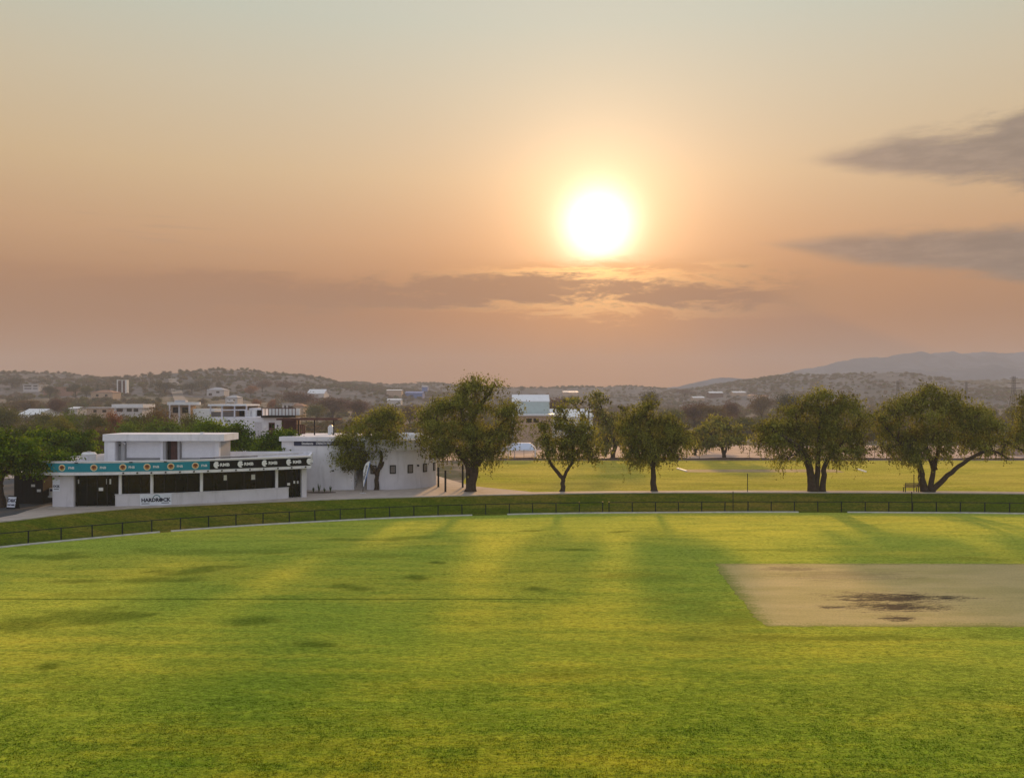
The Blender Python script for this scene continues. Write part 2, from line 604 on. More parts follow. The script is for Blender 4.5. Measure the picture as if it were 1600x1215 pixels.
M['leaf_acacia'] = leaf_mat('acacia leaf', (.040, .075, .008), (.10, .18, .014), (.23, .31, .03), .38)
M['leaf_obj'] = leaf_mat('leaf by object', (0, 0, 0), (0, 0, 0), (0, 0, 0), .25, True)
M['leaf_rand'] = leaf_mat('bush leaf', (.13, .13, .062), (.19, .145, .105), (.10, .11, .058), .25, 'rand')

# clay of the cricket square
cm = bpy.data.materials.new('cricket clay'); cm.use_nodes = True
n = NT(cm.node_tree); b = cm.node_tree.nodes['Principled BSDF']
t = n.new('ShaderNodeTexCoord'); x, y, z = n.sep(t.outputs['Object'])
s1 = n.noise(n.vec(n.mul(x, .16), n.mul(y, .55), 0.0), 1.0, 6, .62)
s2 = n.noise(n.vec(n.mul(x, .55), n.mul(y, 2.6), 4.0), 1.0, 6, .7)
s4 = n.noise(n.vec(n.mul(x, 1.7), n.mul(y, 7.0), 2.0), 1.0, 6, .7)
s3 = n.noise(n.vec(n.mul(x, 9), n.mul(y, 12), 0.0), 1.0, 4, .7)
c = n.mix(n.step(s1, .35, .65), (.42, .335, .115), (.53, .40, .165))
c = n.mix(n.mul(n.step(s2, .52, .75), .4), c, (.25, .22, .10))
c = n.mix(n.mul(n.step(x, 21, 30), .35), c, (.26, .25, .13))


def blot(cx, cy, rx, ry):
    d = n.m('SQRT', n.add(n.pow(n.div(n.sub(x, cx), rx), 2.0), n.pow(n.div(n.sub(y, cy), ry), 2.0)))
    return n.step(n.add(d, n.mul(n.sub(n.add(n.mul(s2, .7), n.add(n.mul(s3, .3), n.mul(s4, .6))), .80), 5.2)), 1.25, .35)


bl = n.m('MAXIMUM', blot(19.2, 44.9, 2.9, 1.25), blot(18.5, 42.9, 2.4, .95))
bl = n.m('MAXIMUM', bl, n.m('MAXIMUM', blot(17.7, 40.7, .9, .5), blot(22.0, 44.8, 1.5, .35)))
bl = n.m('MAXIMUM', bl, n.m('MAXIMUM', n.mul(blot(16.6, 52.6, 2.0, .8), .5), n.mul(blot(19, 50.6, 4.2, 1.6), .3)))
bl = n.m('MAXIMUM', bl, blot(15.6, 42.9, .8, .25))
c = n.mix(n.mul(bl, .93), c, (.016, .010, .010))
edge = n.m('MINIMUM', n.m('MINIMUM', n.sub(y, 39.1), n.sub(54.4, y)), n.sub(x, n.add(11.15, n.mul(n.sub(y, 39.1), .085))))
em = n.step(n.add(edge, n.mul(n.sub(n.add(s2, s3), 1.0), 2.4)), .8, -.1)
c = n.mix(n.mul(em, .8), c, (.17, .20, .02))
c = n.scale(c, n.lin(s3, .25, .75, .72, 1.28))
cm.node_tree.links.new(c, b.inputs['Base Color'])
b.inputs['Roughness'].default_value = .9; b.inputs['Specular IOR Level'].default_value = .15
M['clay'] = cm

# bushy hillside
def hill_mat(name, grass, bush, cell):
    m_ = bpy.data.materials.new(name); m_.use_nodes = True
    n = NT(m_.node_tree); b = m_.node_tree.nodes['Principled BSDF']
    t = n.new('ShaderNodeTexCoord')
    f1 = n.noise(t.outputs['Object'], 1 / cell, 5, .7)
    f2 = n.noise(t.outputs['Object'], .12 / cell, 4, .6)
    c = n.mix(n.step(n.add(f1, n.mul(n.sub(f2, .5), .5)), .40, .58), grass, bush)
    m_.node_tree.links.new(c, b.inputs['Base Color'])
    b.inputs['Roughness'].default_value = 1.0; b.inputs['Specular IOR Level'].default_value = 0.0
    return m_


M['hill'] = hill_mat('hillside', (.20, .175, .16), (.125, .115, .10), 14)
M['hill_far_hazed'] = hill_mat('hazed far hillside', (.18, .20, .235), (.13, .15, .18), 60)  # haze put into the colour: paler and bluer than the near hillside
M['valley'] = hill_mat('valley floor', (.30, .23, .17), (.13, .12, .07), 9)

# ------------------------------------------------------------------ terrain
def h_ground(X, Y):
    X = np.asarray(X, float); Y = np.asarray(Y, float)
    r = X / np.maximum(Y, 60)
    left = sstep(-r, .04, .42)
    z = left * np.interp(Y, [0, 230, 700, 1100, 9000], [0, 0, 13, 19, 19])
    z = z + np.interp(Y, [0, 450, 1500, 9000], [0, 0, 7, 20])
    z = z + (fbm(X / 130, Y / 130, 3) - .5) * np.interp(Y, [0, 200, 600], [0, 0, 5])
    return z


def hg(X, Y):
    return float(h_ground(X, Y))


ys = np.r_[-250, -120, -40, np.linspace(0, 200, 41), np.geomspace(210, 2500, 90)]
xs = np.r_[-np.geomspace(2100, 130, 70), np.linspace(-120, 120, 49), np.geomspace(130, 2100, 70)]
XX, YY = np.meshgrid(xs, ys)
ZZ = h_ground(XX, YY)
ZZ = np.where(YY < 149, -.35, ZZ)
ground = tag(link('ground', grid_mesh('ground', np.stack([XX, YY, ZZ], -1), M['valley'])), kind='structure')

# boundary of the oval (foot of the fence) and top edge of the bank, both read from the photograph on real ground
ZB = 1.3
kerb_px = [(0, 856), (125, 843.5), (250, 832), (370, 823), (500, 815.5), (610, 810), (720, 806), (860, 803), (1000, 801.5), (1220, 800.6), (1420, 801.4), (1600, 803)]
edge_px = [(0, 814.7), (100, 803.0), (200, 794.0), (260, 791), (370, 786), (500, 780.5), (610, 777), (720, 774), (900, 770.5), (1050, 769.3), (1220, 769), (1420, 769.7), (1600, 771)]
BK = [Vector((-62, 5, 0)), Vector((-57, 22, 0)), Vector((-49.5, 40, 0)), Vector((-42.5, 51, 0))] + [G(a, b) for a, b in kerb_px] + [Vector((60, 75, 0)), Vector((80, 66, 0)), Vector((100, 50, 0))]
ED = [Vector((-68, 7, ZB)), Vector((-62, 24, ZB)), Vector((-53.5, 43, ZB)), Vector((-45, 54.5, ZB))] + [G(a, b, ZB) for a, b in edge_px] + [Vector((62, 79.5, ZB)), Vector((83, 70, ZB)), Vector((104, 53, ZB))]
kb = spline([(p.x, p.y) for p in BK], 420)
eb = spline([(p.x, p.y) for p in ED], 420)

# the oval: rows from behind the camera's foot to the boundary
nr, nc = 240, 420
t_ = (np.linspace(0, 1, nr) ** .85)[:, None]
near = np.stack([np.linspace(-50, 95, nc), np.full(nc, 2.0)], 1)
Pxy = near[None] * (1 - t_[..., None]) + kb[None] * t_[..., None]
PX, PY = Pxy[..., 0], Pxy[..., 1]
PZ = np.zeros_like(PX)
tone = np.zeros_like(PX)
WARP1 = fbm(PX / 2.2, PY / 1.2, 61, 5); WARP2 = fbm(PX / 3.2, PY / 1.3, 67, 5); WARP3 = fbm(PX / .9, PY / .35, 71, 3)
dry_sunlit = np.zeros_like(PX)
# darker patches of lush or wet grass seen in the photograph: px, py, half width px, half height px, slant
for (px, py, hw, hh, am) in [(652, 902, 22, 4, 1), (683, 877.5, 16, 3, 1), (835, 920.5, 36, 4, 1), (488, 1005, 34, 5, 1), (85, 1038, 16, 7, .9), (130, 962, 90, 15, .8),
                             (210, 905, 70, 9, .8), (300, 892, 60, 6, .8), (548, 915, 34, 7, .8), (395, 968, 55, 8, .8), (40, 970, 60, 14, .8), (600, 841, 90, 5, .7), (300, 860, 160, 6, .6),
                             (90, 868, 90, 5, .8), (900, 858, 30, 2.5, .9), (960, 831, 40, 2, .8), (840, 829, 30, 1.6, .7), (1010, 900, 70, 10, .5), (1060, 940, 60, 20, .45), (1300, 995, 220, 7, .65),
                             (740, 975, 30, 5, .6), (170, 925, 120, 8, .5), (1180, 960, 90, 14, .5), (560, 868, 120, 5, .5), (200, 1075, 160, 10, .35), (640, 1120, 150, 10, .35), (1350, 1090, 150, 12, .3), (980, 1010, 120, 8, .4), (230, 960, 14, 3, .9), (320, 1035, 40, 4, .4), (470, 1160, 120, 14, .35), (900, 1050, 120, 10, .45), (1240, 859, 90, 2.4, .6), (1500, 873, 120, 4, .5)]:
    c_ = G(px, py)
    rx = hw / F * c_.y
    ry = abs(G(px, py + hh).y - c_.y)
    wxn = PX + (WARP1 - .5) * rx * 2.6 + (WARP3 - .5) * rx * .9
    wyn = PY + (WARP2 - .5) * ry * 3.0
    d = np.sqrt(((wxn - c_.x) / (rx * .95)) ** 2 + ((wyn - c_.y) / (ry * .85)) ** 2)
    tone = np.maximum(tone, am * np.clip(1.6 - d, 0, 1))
for (px, py, hw, hh, am) in [(800, 880, 90, 60, .7), (820, 960, 130, 30, .6), (1120, 830, 150, 18, .7), (180, 880, 170, 16, .6), (420, 900, 60, 12, .4), (1300, 1015, 150, 12, .5), (700, 820, 120, 10, .5)]:  # yellower turf: dry grass, plus sunlit bands between tree shadows tinted in
    c_ = G(px, py)
    rx = hw / F * c_.y
    ry = abs(G(px, py + hh).y - c_.y)
    d = np.sqrt(((PX - c_.x) / rx) ** 2 + ((PY - c_.y) / ry) ** 2)
    dry_sunlit = np.maximum(dry_sunlit, am * np.clip(1.6 - d, 0, 1))
tag(link('oval_field', grid_mesh('oval_field', np.stack([PX, PY, PZ], -1), M['turf'], {'tone': ('POINT', tone.ravel()), 'dry': ('POINT', dry_sunlit.ravel())})), kind='structure')

# grass bank between the fence and the path
tb = np.linspace(0, 1, 16)
prof = np.interp(tb, [0, .18, .45, .8, .95, 1], [0.0, .06, .5, 1.12, 1.26, ZB - .05])
BP = kb[None] * (1 - tb[:, None, None]) + eb[None] * tb[:, None, None]
BZ = np.broadcast_to(prof[:, None], BP.shape[:2]) + (fbm(BP[..., 0] / 2, BP[..., 1] / 2, 5) - .5) * .1 * np.sin(np.pi * tb)[:, None]
tag(link('grass_bank', grid_mesh('grass_bank', np.dstack([BP, BZ]), M['turf_bank'])), kind='structure')

# paved path along the bank top, widening into the plaza on the left
def back_of_path(p):
    a = np.interp(p[0], [-9, -4, 2], [1, .35, 0])
    return np.array([p[0], (1 - a) * (p[1] + 1.85) + a * 103.0 if p[1] < 103 else p[1]])


bkp = np.array([back_of_path(p) for p in eb])
R = []
for p, q in zip(eb, bkp):
    R.append([(p[0], p[1], ZB - .25), (p[0], p[1], ZB), (q[0], q[1], ZB + .004), (q[0], q[1], ZB - .3)])
mb = MB(); mb.loft(R)
tag(mb.build('path', M['paving']), kind='structure')
# bright concrete edging of the path
R = []
for i in range(len(eb)):
    a = eb[max(i - 1, 0)]; b_ = eb[min(i + 1, len(eb) - 1)]
    tdir = (b_ - a) / np.linalg.norm(b_ - a); nn = np.array([-tdir[1], tdir[0]])
    p = eb[i] - nn * .03; q = eb[i] + nn * .35
    R.append([(p[0], p[1], ZB - .2), (p[0], p[1], ZB + .03), (q[0], q[1], ZB + .03), (q[0], q[1], ZB - .1)])
mb = MB(); mb.loft(R)
tag(mb.build('path_edging', M['concrete']), kind='structure')
# asphalt yard on the far left
asp = [G(-60, 824, ZB), G(0, 808, ZB), G(25, 803.5, ZB), G(42, 797.5, ZB), G(57, 793.5, ZB), G(72, 789, ZB), Vector((-36, 77, ZB)), Vector((-37, 99, ZB)), Vector((-70, 99, ZB)), Vector((-70, 62, ZB))]
mb = MB(); mb.prism([(p.x, p.y) for p in asp], ZB - .1, ZB + .009)
tag(mb.build('asphalt_yard', M['asphalt']), kind='structure')

# second playing field behind the path
fx = np.linspace(-6, 125, 140)
fy0 = np.interp(fx, bkp[:, 0], bkp[:, 1]) if True else None
order = np.argsort(bkp[:, 0]); fy0 = np.interp(fx, bkp[order, 0], bkp[order, 1])
fy0 = np.where(fx < 2, np.interp(2, bkp[order, 0], bkp[order, 1]), fy0)
tt = np.linspace(0, 1, 60)
FY = fy0[None] + (147.5 - fy0[None]) * tt[:, None]
FX = np.broadcast_to(fx[None], FY.shape)
FZ = np.interp(FY - fy0[None], [0, 1.5, 8, 100], [ZB - .06, ZB - .2, 0, 0])
dr = np.zeros_like(FX)
for (px, py, hw, hh) in [(1160, 735, 110, 3.5), (1000, 752, 120, 2), (1500, 758, 110, 2), (900, 738, 100, 3)]:
    c_ = G(px, py); rx = hw / F * c_.y; ry = abs(G(px, py + hh).y - c_.y)
    d = np.sqrt(((FX - c_.x) / rx) ** 2 + ((FY - c_.y) / ry) ** 2)
    dr = np.maximum(dr, np.clip(1.6 - d, 0, 1))
tn = np.clip((np.sin(FY * .55) * .5 + fbm(FX / 9, FY / 4, 21) - .55) * .8, 0, .6)
tag(link('second_field', grid_mesh('second_field', np.dstack([FX, FY, FZ]), M['turf_far'], {'tone': ('POINT', tn.ravel()), 'dry': ('POINT', dr.ravel())})), kind='structure')
mb = MB(); mb.prism([(-12, 147.3), (126, 147.3), (150, 196), (-14, 196)], -.4, .02)
tag(mb.build('gravel_yard', M['gravel']), kind='structure')
# bare wicket of the second field
mb = MB()
p0, p1 = G(1072, 737.5), G(1066, 733.2)
mb.prism([(p0.x, p0.y), (p0.x + 22, p0.y), (p0.x + 22.5, p1.y), (p1.x, p1.y)], -.05, .016)
tag(mb.build('second_wicket', M['dry_soil']), kind='structure')

# clay square, ragged edge
cs = []
base = [G(1118, 880), G(1126, 896), G(1145, 920), G(1165, 945), G(1178, 962), G(1196, 978), Vector((17, 39.15, 0)), Vector((24, 39.1, 0)), Vector((38, 39.0, 0)), Vector((38, 54.2, 0)), Vector((26, 54.3, 0))]
for i in range(len(base)):
    a, b_ = base[i], base[(i + 1) % len(base)]
    k = max(2, int((b_ - a).length / .35))
    for j in range(k):
        p = a.lerp(b_, j / k)
        amp = .10 if i < 8 else .05
        cs.append((p.x + random.gauss(0, amp) * .6, p.y + random.gauss(0, amp) * .5))
mb = MB(); mb.prism(cs, -.05, .005)
tag(mb.build('cricket_square', M['clay']), kind='structure')

# ------------------------------------------------------------------ hills
def hill(name, pts, Dm, W, m_, seed, amp, nx=260):
    """ridge: crest line read in the photograph, at distance Dm, falling off over W in front and behind"""
    X = np.array([(p[0] - 800) / F * Dm for p in pts]); Z = np.array([CZ - (p[1] - HZ) / F * Dm for p in pts])
    gx = np.linspace(X[0], X[-1], nx)
    zc = np.interp(gx, X, Z)
    kk = np.ones(5) / 5
    zc = np.convolve(np.pad(zc, 2, 'edge'), kk, 'valid')
    v = np.linspace(-1, 1.0, 41)
    g = np.where(v < 0, (1 - np.abs(v) ** 1.35) ** 1.15, (1 - np.abs(v) ** 1.5))
    gy = Dm + v * W
    base_ = np.stack([h_ground(gx, np.full_like(gx, y_)) for y_ in gy]) - 4
    GX = np.broadcast_to(gx[None], base_.shape); GY = np.broadcast_to(gy[:, None], base_.shape)
    ns = (fbm(GX / (W * .35), GY / (W * .35), seed) - .5) * amp * (1 - g[:, None]) * 4 * g[:, None] + (fbm(GX / (W * .06), GY / (W * .06), seed + 5) - .5) * amp * .25
    GZ = base_ + (zc[None] - base_) * g[:, None] + ns
    o = link(name, grid_mesh(name, np.dstack([GX, GY, GZ]), m_))
    tag(o, kind='structure')
    return GX, GY, GZ


hillA = hill('hill', [(-500, 596), (-250, 590), (-90, 592), (0, 588), (30, 584.5), (70, 582.5), (92, 583), (105, 588), (135, 594), (165, 592.5), (220, 590.5), (260, 589.5), (300, 583.5), (350, 579), (385, 578.5), (420, 584), (470, 586.5), (500, 591.5), (530, 598.5), (600, 606), (680, 614), (760, 622), (860, 632)], 950, 380, M['hill'], 1, 10)
hillB = hill('hill', [(380, 625), (480, 605), (530, 598.5), (560, 596), (580, 600), (620, 601), (670, 598), (700, 601.5), (750, 604), (800, 606), (850, 606.5), (900, 604.5), (940, 605.5), (975, 603), (1020, 606), (1060, 610), (1150, 622)], 1300, 330, M['hill'], 9, 10)
hillC = hill('hill', [(980, 632), (1040, 613), (1100, 606), (1150, 597), (1190, 590.5), (1235, 585.5), (1300, 586), (1350, 582.5), (1400, 582.5), (1440, 588), (1480, 597), (1520, 606), (1580, 614), (1680, 624), (1800, 640)], 1120, 340, M['hill'], 17, 10)
hillD = hill('hill', [(960, 622), (1020, 608), (1060, 603.5), (1100, 594), (1130, 589), (1165, 592), (1200, 590), (1260, 600), (1350, 615)], 1500, 240, M['hill_far_hazed'], 23, 12)
hillE = hill('hill', [(1380, 625), (1440, 604), (1480, 597), (1520, 595.5), (1570, 594), (1620, 595), (1700, 592), (1800, 598), (2000, 625)], 1400, 260, M['hill'], 29, 12)
hillF = hill('mountain_ridge', [(1290, 610), (1360, 590), (1400, 580), (1425, 575), (1450, 580), (1500, 577.5), (1535, 574), (1555, 569), (1585, 576), (1640, 572), (1750, 580), (1900, 600), (2000, 620)], 1650, 250, M['hill_far_hazed'], 31, 20)
hillG = hill('mountain_ridge', [(1040, 625), (1120, 610), (1170, 600), (1215, 587), (1250, 578), (1285, 572), (1310, 566), (1340, 560), (1363, 558), (1385, 559.5), (1400, 555), (1420, 553), (1440, 549), (1450, 553.5), (1470, 551), (1490, 549), (1500, 553.5), (1520, 551.5), (1540, 549), (1570, 553.5), (1600, 549.5), (1660, 545), (1740, 552), (1850, 560), (2050, 600)], 1950, 300, M['hill_far_hazed'], 37, 30, 500)

# ------------------------------------------------------------------ foliage
def leaf_quads(C, A_, L, W_, rs):
    """quads centred along axis A_ from points C"""
    n_ = len(C)
    A_ = A_ / np.maximum(np.linalg.norm(A_, axis=1, keepdims=True), 1e-6)
    r = rs.normal(size=(n_, 3))
    Wd = np.cross(A_, r); Wd /= np.maximum(np.linalg.norm(Wd, axis=1, keepdims=True), 1e-6)
    a = A_ * L[:, None] * .5; b_ = Wd * W_[:, None] * .5
    V = np.stack([C - a - b_ * .6, C - a * .1 - b_ * 1.25, C + a, C - a * .1 + b_ * 1.25], 1)   # kite shaped leaf
    return V.reshape(-1, 3)


def crown_mesh(name, lobes, nleaf, m_, seed, droop=.6, leaf=(.26, .10), csize=.42, per=34, shell=.55, jag=.9):
    """lobes: rows cx,cy,cz,rx,ry,rz in metres. Returns mesh and cluster centres."""
    rs = np.random.default_rng(seed)
    lob = np.array(lobes, float)
    vol = (lob[:, 3] * lob[:, 4] * lob[:, 5]) ** (2 / 3.)
    ncl = max(8, nleaf // per)
    pick = rs.choice(len(lob), ncl, p=vol / vol.sum())
    u = rs.normal(size=(ncl, 3)); u /= np.linalg.norm(u, axis=1, keepdims=True)
    rad = rs.uniform(0, 1, ncl) ** shell
    rad *= 1 + rs.normal(0, .15 * jag, ncl)
    cc = lob[pick, :3] + u * rad[:, None] * lob[pick, 3:6]
    # each cluster: drooping sprays
    ci = np.repeat(np.arange(ncl), per)
    n_ = len(ci)
    cs_ = csize * rs.uniform(.55, 1.35, ncl)
    off = rs.normal(size=(n_, 3)) * cs_[ci][:, None] * np.array([1, 1, .62])
    lowness = np.clip(-u[:, 2], 0, 1)
    dl = droop * (0.5 + 1.5 * lowness) * rs.uniform(.6, 1.4, ncl)
    NS = 4
    strand = rs.integers(0, NS, n_)
    so = rs.normal(size=(ncl, NS, 3)) * cs_[:, None, None]
    sl_ = rs.uniform(.45, 1.25, (ncl, NS))
    onst = rs.uniform(size=n_) < min(.72, droop)
    tpos = rs.uniform(0, 1, n_) ** .85
    sway = rs.normal(0, .10, (ncl, NS, 2))
    off[onst] = so[ci[onst], strand[onst]] * np.array([1, 1, .4]) + rs.normal(0, .045, (onst.sum(), 3))
    off[onst, :2] += sway[ci[onst], strand[onst]] * tpos[onst][:, None] * dl[ci[onst]][:, None]
    off[:, 2] -= np.where(onst, tpos * dl[ci] * sl_[ci, strand], 0)
    C = cc[ci] + off
    ax = rs.normal(size=(n_, 3))
    ax[:, 2] -= np.where(onst, 2.2, .3) * min(1, droop + .1)
    L = leaf[0] * rs.uniform(.6, 1.35, n_); W_ = leaf[1] * rs.uniform(.7, 1.4, n_)
    V = leaf_quads(C, ax, L, W_, rs)
    tint = np.clip(rs.normal(.42, .27, ncl)[ci] + rs.normal(0, .14, n_), 0, 1)
    me = np_mesh(name, V, np.arange(n_ * 4).reshape(-1, 4), m_, False, {'tint': ('FACE', tint)})
    return me, cc


def limb_path(pts, k=3, wob=.06, rs=random):
    s_ = spline([tuple(p) for p in pts], max(4, (len(pts) - 1) * k + 1))
    out = [Vector(p) for p in s_]
    for i in range(1, len(out) - 1):
        out[i] += Vector((rs.gauss(0, wob), rs.gauss(0, wob), rs.gauss(0, wob * .5)))
    return out


def big_tree(name, label, cat, px, py, Y0, limbs, lobes, nleaf, m_leaf, seed, zb=None, r0=.4, group=None, droop=.5, leaf=(.17, .068), csize=.44, flat=1.0, bark='bark', shell=.5, per=80, twigs=5):
    """limbs: lists of (px, py[, dy]) from the trunk; lobes: (px, py, rx px, ry px[, dy])"""
    rs = random.Random(seed)
    zb = ZB if zb is None else zb
    base = Vector(((px - 800) / F * Y0, Y0, zb))
    root = thing(name, base, label, cat, group)
    s_ = Y0 / F
    LB = []
    for q in lobes:
        c_ = A(q[0], q[1], Y0) - base
        dy_ = q[4] if len(q) > 4 else rs.uniform(-.8, .8) * q[2] * s_ * .9
        rx, rz = q[2] * s_, q[3] * s_
        LB.append((c_.x, dy_, c_.z, rx, rx * rs.uniform(.85, 1.1) * flat, rz))
    me, cc = crown_mesh('crown', LB, nleaf, m_leaf, seed, droop, leaf, csize, per, shell)
    link('crown', me, root, False)
    mb = MB()
    ends = []
    for li, lm in enumerate(limbs):
        pts = []
        for j, q in enumerate(lm):
            p = A(q[0], q[1], Y0) - base
            p.y = q[2] if len(q) > 2 else (0 if j < 2 else rs.uniform(-.5, .5) * j)
            if j == 0 and li == 0: p.z = min(p.z, -.15)
            pts.append(p)
        path = limb_path(pts, 4, .035, rs)
        ra = r0 * .84 * (1 if li == 0 else .72)
        n_ = len(path)
        rad = [max(.05, ra * (1 - .72 * (i / (n_ - 1)) ** .8)) for i in range(n_)]
        if li == 0 or lm[0][1] > py - 6:
            rad[0] *= 1.35
        mb.tube(path, rad, 9)
        ends += path[n_ // 2:]
    # branches to each lobe and twigs to leaf clusters
    for lb in LB:
        c_ = Vector(lb[:3])
        e = min(ends, key=lambda q: (q - c_).length + max(0, q.z - c_.z) * 1.2)
        mid = (e + c_) / 2 + Vector((rs.gauss(0, .2), rs.gauss(0, .2), .25))
        path = limb_path([e, mid, c_], 3, .05, rs)
        mb.tube(path, [.10 - .06 * i / (len(path) - 1) for i in range(len(path))], 6)
        for k in range(twigs):
            u = Vector((rs.gauss(0, 1), rs.gauss(0, 1), rs.gauss(.3, .8))).normalized()
            tip = c_ + Vector((u.x * lb[3], u.y * lb[4], u.z * lb[5])) * .85
            st = path[rs.randrange(len(path) // 2, len(path))]
            mb.tube(limb_path([st, (st + tip) / 2 + Vector((0, 0, .15)), tip], 2, .06, rs), [.04, .03, .022, .016, .01][:5], 5, False)
    mb.build('trunk', M[bark], root, False, True, False)
    return root


pep = M['leaf_pepper']
row = 'pepper trees in a row on the bank top path'
big_tree('pepper_tree', 'slender pepper tree beside the white feather flag, in front of the round building', 'tree', 588, 765, 86.0,
         [[(588, 766), (589, 748, 0), (590, 736, 0), (596, 716, .1), (592, 684, .2), (604, 652, .4)], [(589, 742, 0), (574, 722, -.2), (556, 706, -.4), (545, 690, -.4)], [(593, 732, 0), (606, 706, .4), (605, 686, .8), (607, 664, .8)]],
         [(607, 650, 24, 18), (585, 655, 20, 16), (566, 668, 26, 18), (543, 690, 22, 18), (588, 684, 26, 20), (618, 676, 14, 22), (548, 712, 26, 14), (592, 704, 16, 10), (570, 696, 20, 16), (530, 718, 9, 10), (554, 722, 18, 10), (578, 716, 14, 9), (626, 655, 9, 12)], 27000, pep, 11, r0=.30, group=row, shell=.55)
big_tree('pepper_tree', 'tallest pepper tree of the path row, beside the black posts and the round building', 'tree', 735, 768, 84.7,
         [[(735, 769), (737, 750, 0), (742, 730, 0), (741, 690, .2), (739, 655, .3), (750, 636, .2), (768, 606, .2)], [(737, 742, 0), (726, 718, -.3), (702, 690, -.6), (682, 655, -.5)], [(744, 726, 0), (757, 700, .5), (776, 672, .8), (795, 650, .5)], [(742, 705, 0), (730, 670, -.6), (718, 630, -.6)]],
         [(745, 601, 26, 14), (722, 612, 20, 16), (776, 604, 12, 12), (735, 632, 34, 20), (695, 636, 32, 18), (668, 655, 20, 22), (690, 672, 34, 26), (735, 672, 40, 28), (786, 640, 24, 20), (802, 668, 16, 24), (775, 680, 32, 24), (664, 686, 14, 16), (692, 702, 26, 18), (735, 708, 36, 20), (768, 706, 26, 18), (800, 634, 10, 10)], 58000, pep, 12, r0=.62, group=row)
big_tree('pepper_tree', 'small pepper tree forking low in a wide V, in front of the shade canopies', 'tree', 878, 767, 84.9,
         [[(878, 768), (879, 757, 0), (879, 748, 0), (868, 734, -.1), (856, 715, -.3), (855, 690, -.3), (849, 665, 0)], [(879, 750, 0), (890, 728, .2), (898, 706, .4), (894, 680, .3), (881, 645, .3)], [(894, 716, .3), (912, 695, .7), (916, 665, .6)]],
         [(878, 641, 11, 14), (872, 655, 12, 12), (848, 664, 12, 12), (850, 688, 16, 18), (886, 668, 20, 18), (914, 668, 16, 16), (905, 690, 24, 20), (878, 695, 20, 16), (858, 706, 14, 14), (922, 702, 12, 12), (892, 712, 22, 11), (928, 714, 7, 9)], 23000, pep, 13, r0=.30, group=row, shell=.55)
big_tree('pepper_tree', 'round pepper tree on a single straight trunk, midway along the path', 'tree', 1022, 767, 85.0,
         [[(1022, 768), (1021, 752, 0), (1021, 738, 0), (1018, 724, 0), (1005, 700, -.3), (988, 680, -.3)], [(1020, 730, 0), (1028, 706, .2), (1040, 686, .4), (1056, 680, .3)], [(1018, 726, 0), (1018, 690, .3), (1010, 650, .2)]],
         [(1012, 634, 12, 12), (1000, 650, 22, 16), (982, 670, 20, 22), (1020, 660, 26, 18), (1045, 670, 20, 18), (1062, 682, 18, 18), (1000, 690, 30, 22), (1036, 695, 30, 20), (985, 708, 16, 18), (1012, 716, 26, 14), (1052, 708, 16, 14), (1074, 694, 9, 14), (1045, 652, 8, 10)], 36000, pep, 14, r0=.40, group=row)
big_tree('pepper_tree', 'wide pepper tree with twin trunks, left of the bench', 'tree', 1277, 768, 84.6,
         [[(1271, 769), (1268, 752, 0), (1265, 732, 0), (1258, 712, -.3), (1235, 690, -.6), (1205, 672, -.4)], [(1284, 769, 0), (1287, 750, 0), (1291, 726, .2), (1312, 700, .6), (1335, 680, .6)], [(1276, 769, .1), (1278, 742, .2), (1282, 700, .4), (1284, 640, .4)], [(1264, 728, 0), (1255, 690, .7), (1250, 655, .8)]],
         [(1286, 618, 22, 11), (1265, 634, 26, 15), (1240, 645, 20, 16), (1326, 632, 28, 17), (1300, 645, 34, 20), (1346, 652, 18, 22), (1216, 662, 26, 20), (1190, 668, 16, 18), (1245, 672, 34, 24), (1292, 675, 40, 26), (1336, 680, 28, 26), (1205, 692, 22, 18), (1250, 704, 34, 18), (1300, 706, 38, 18), (1340, 708, 22, 14), (1222, 718, 11, 14), (1188, 690, 12, 14)], 60000, pep, 15, r0=.55, group=row)
big_tree('pepper_tree', 'broad pepper tree with three spreading trunks, right of the bench', 'tree', 1449, 768, 84.3,
         [[(1446, 769), (1441, 752, 0), (1438, 730, 0), (1424, 704, -.4), (1400, 688, -.5)], [(1452, 769, 0), (1458, 745, .2), (1468, 712, .5), (1480, 668, .5)], [(1453, 768, -.1), (1474, 747, -.2), (1490, 732, -.4), (1518, 711, -.6), (1545, 703, -.6), (1572, 716, -.4)], [(1462, 735, .2), (1450, 690, .7), (1442, 640, .6)]],
         [(1448, 611, 22, 10), (1428, 626, 26, 14), (1474, 622, 24, 12), (1400, 642, 24, 18), (1440, 648, 34, 22), (1490, 640, 32, 18), (1532, 645, 26, 18), (1556, 668, 20, 20), (1512, 664, 32, 22), (1392, 672, 22, 22), (1385, 700, 18, 18), (1425, 685, 32, 22), (1465, 680, 34, 22), (1425, 708, 26, 14), (1470, 706, 20, 12), (1528, 690, 28, 16), (1570, 694, 11, 20), (1545, 708, 16, 8), (1376, 655, 10, 14)], 62000, pep, 16, r0=.50, group=row)
big_tree('pepper_tree', 'pepper tree cut off by the right edge of the picture', 'tree', 1632, 768, 85.0,
         [[(1632, 769), (1628, 750, 0), (1618, 728, 0), (1604, 708, -.2), (1582, 698, -.3)], [(1626, 742, 0), (1636, 700, .3), (1640, 650, .4)]],
         [(1604, 628, 16, 18), (1622, 640, 26, 24), (1600, 660, 16, 18), (1608, 682, 22, 16), (1588, 686, 12, 12), (1650, 645, 28, 28), (1640, 690, 30, 22), (1670, 680, 22, 24)], 21000, pep, 17, r0=.42, group=row)
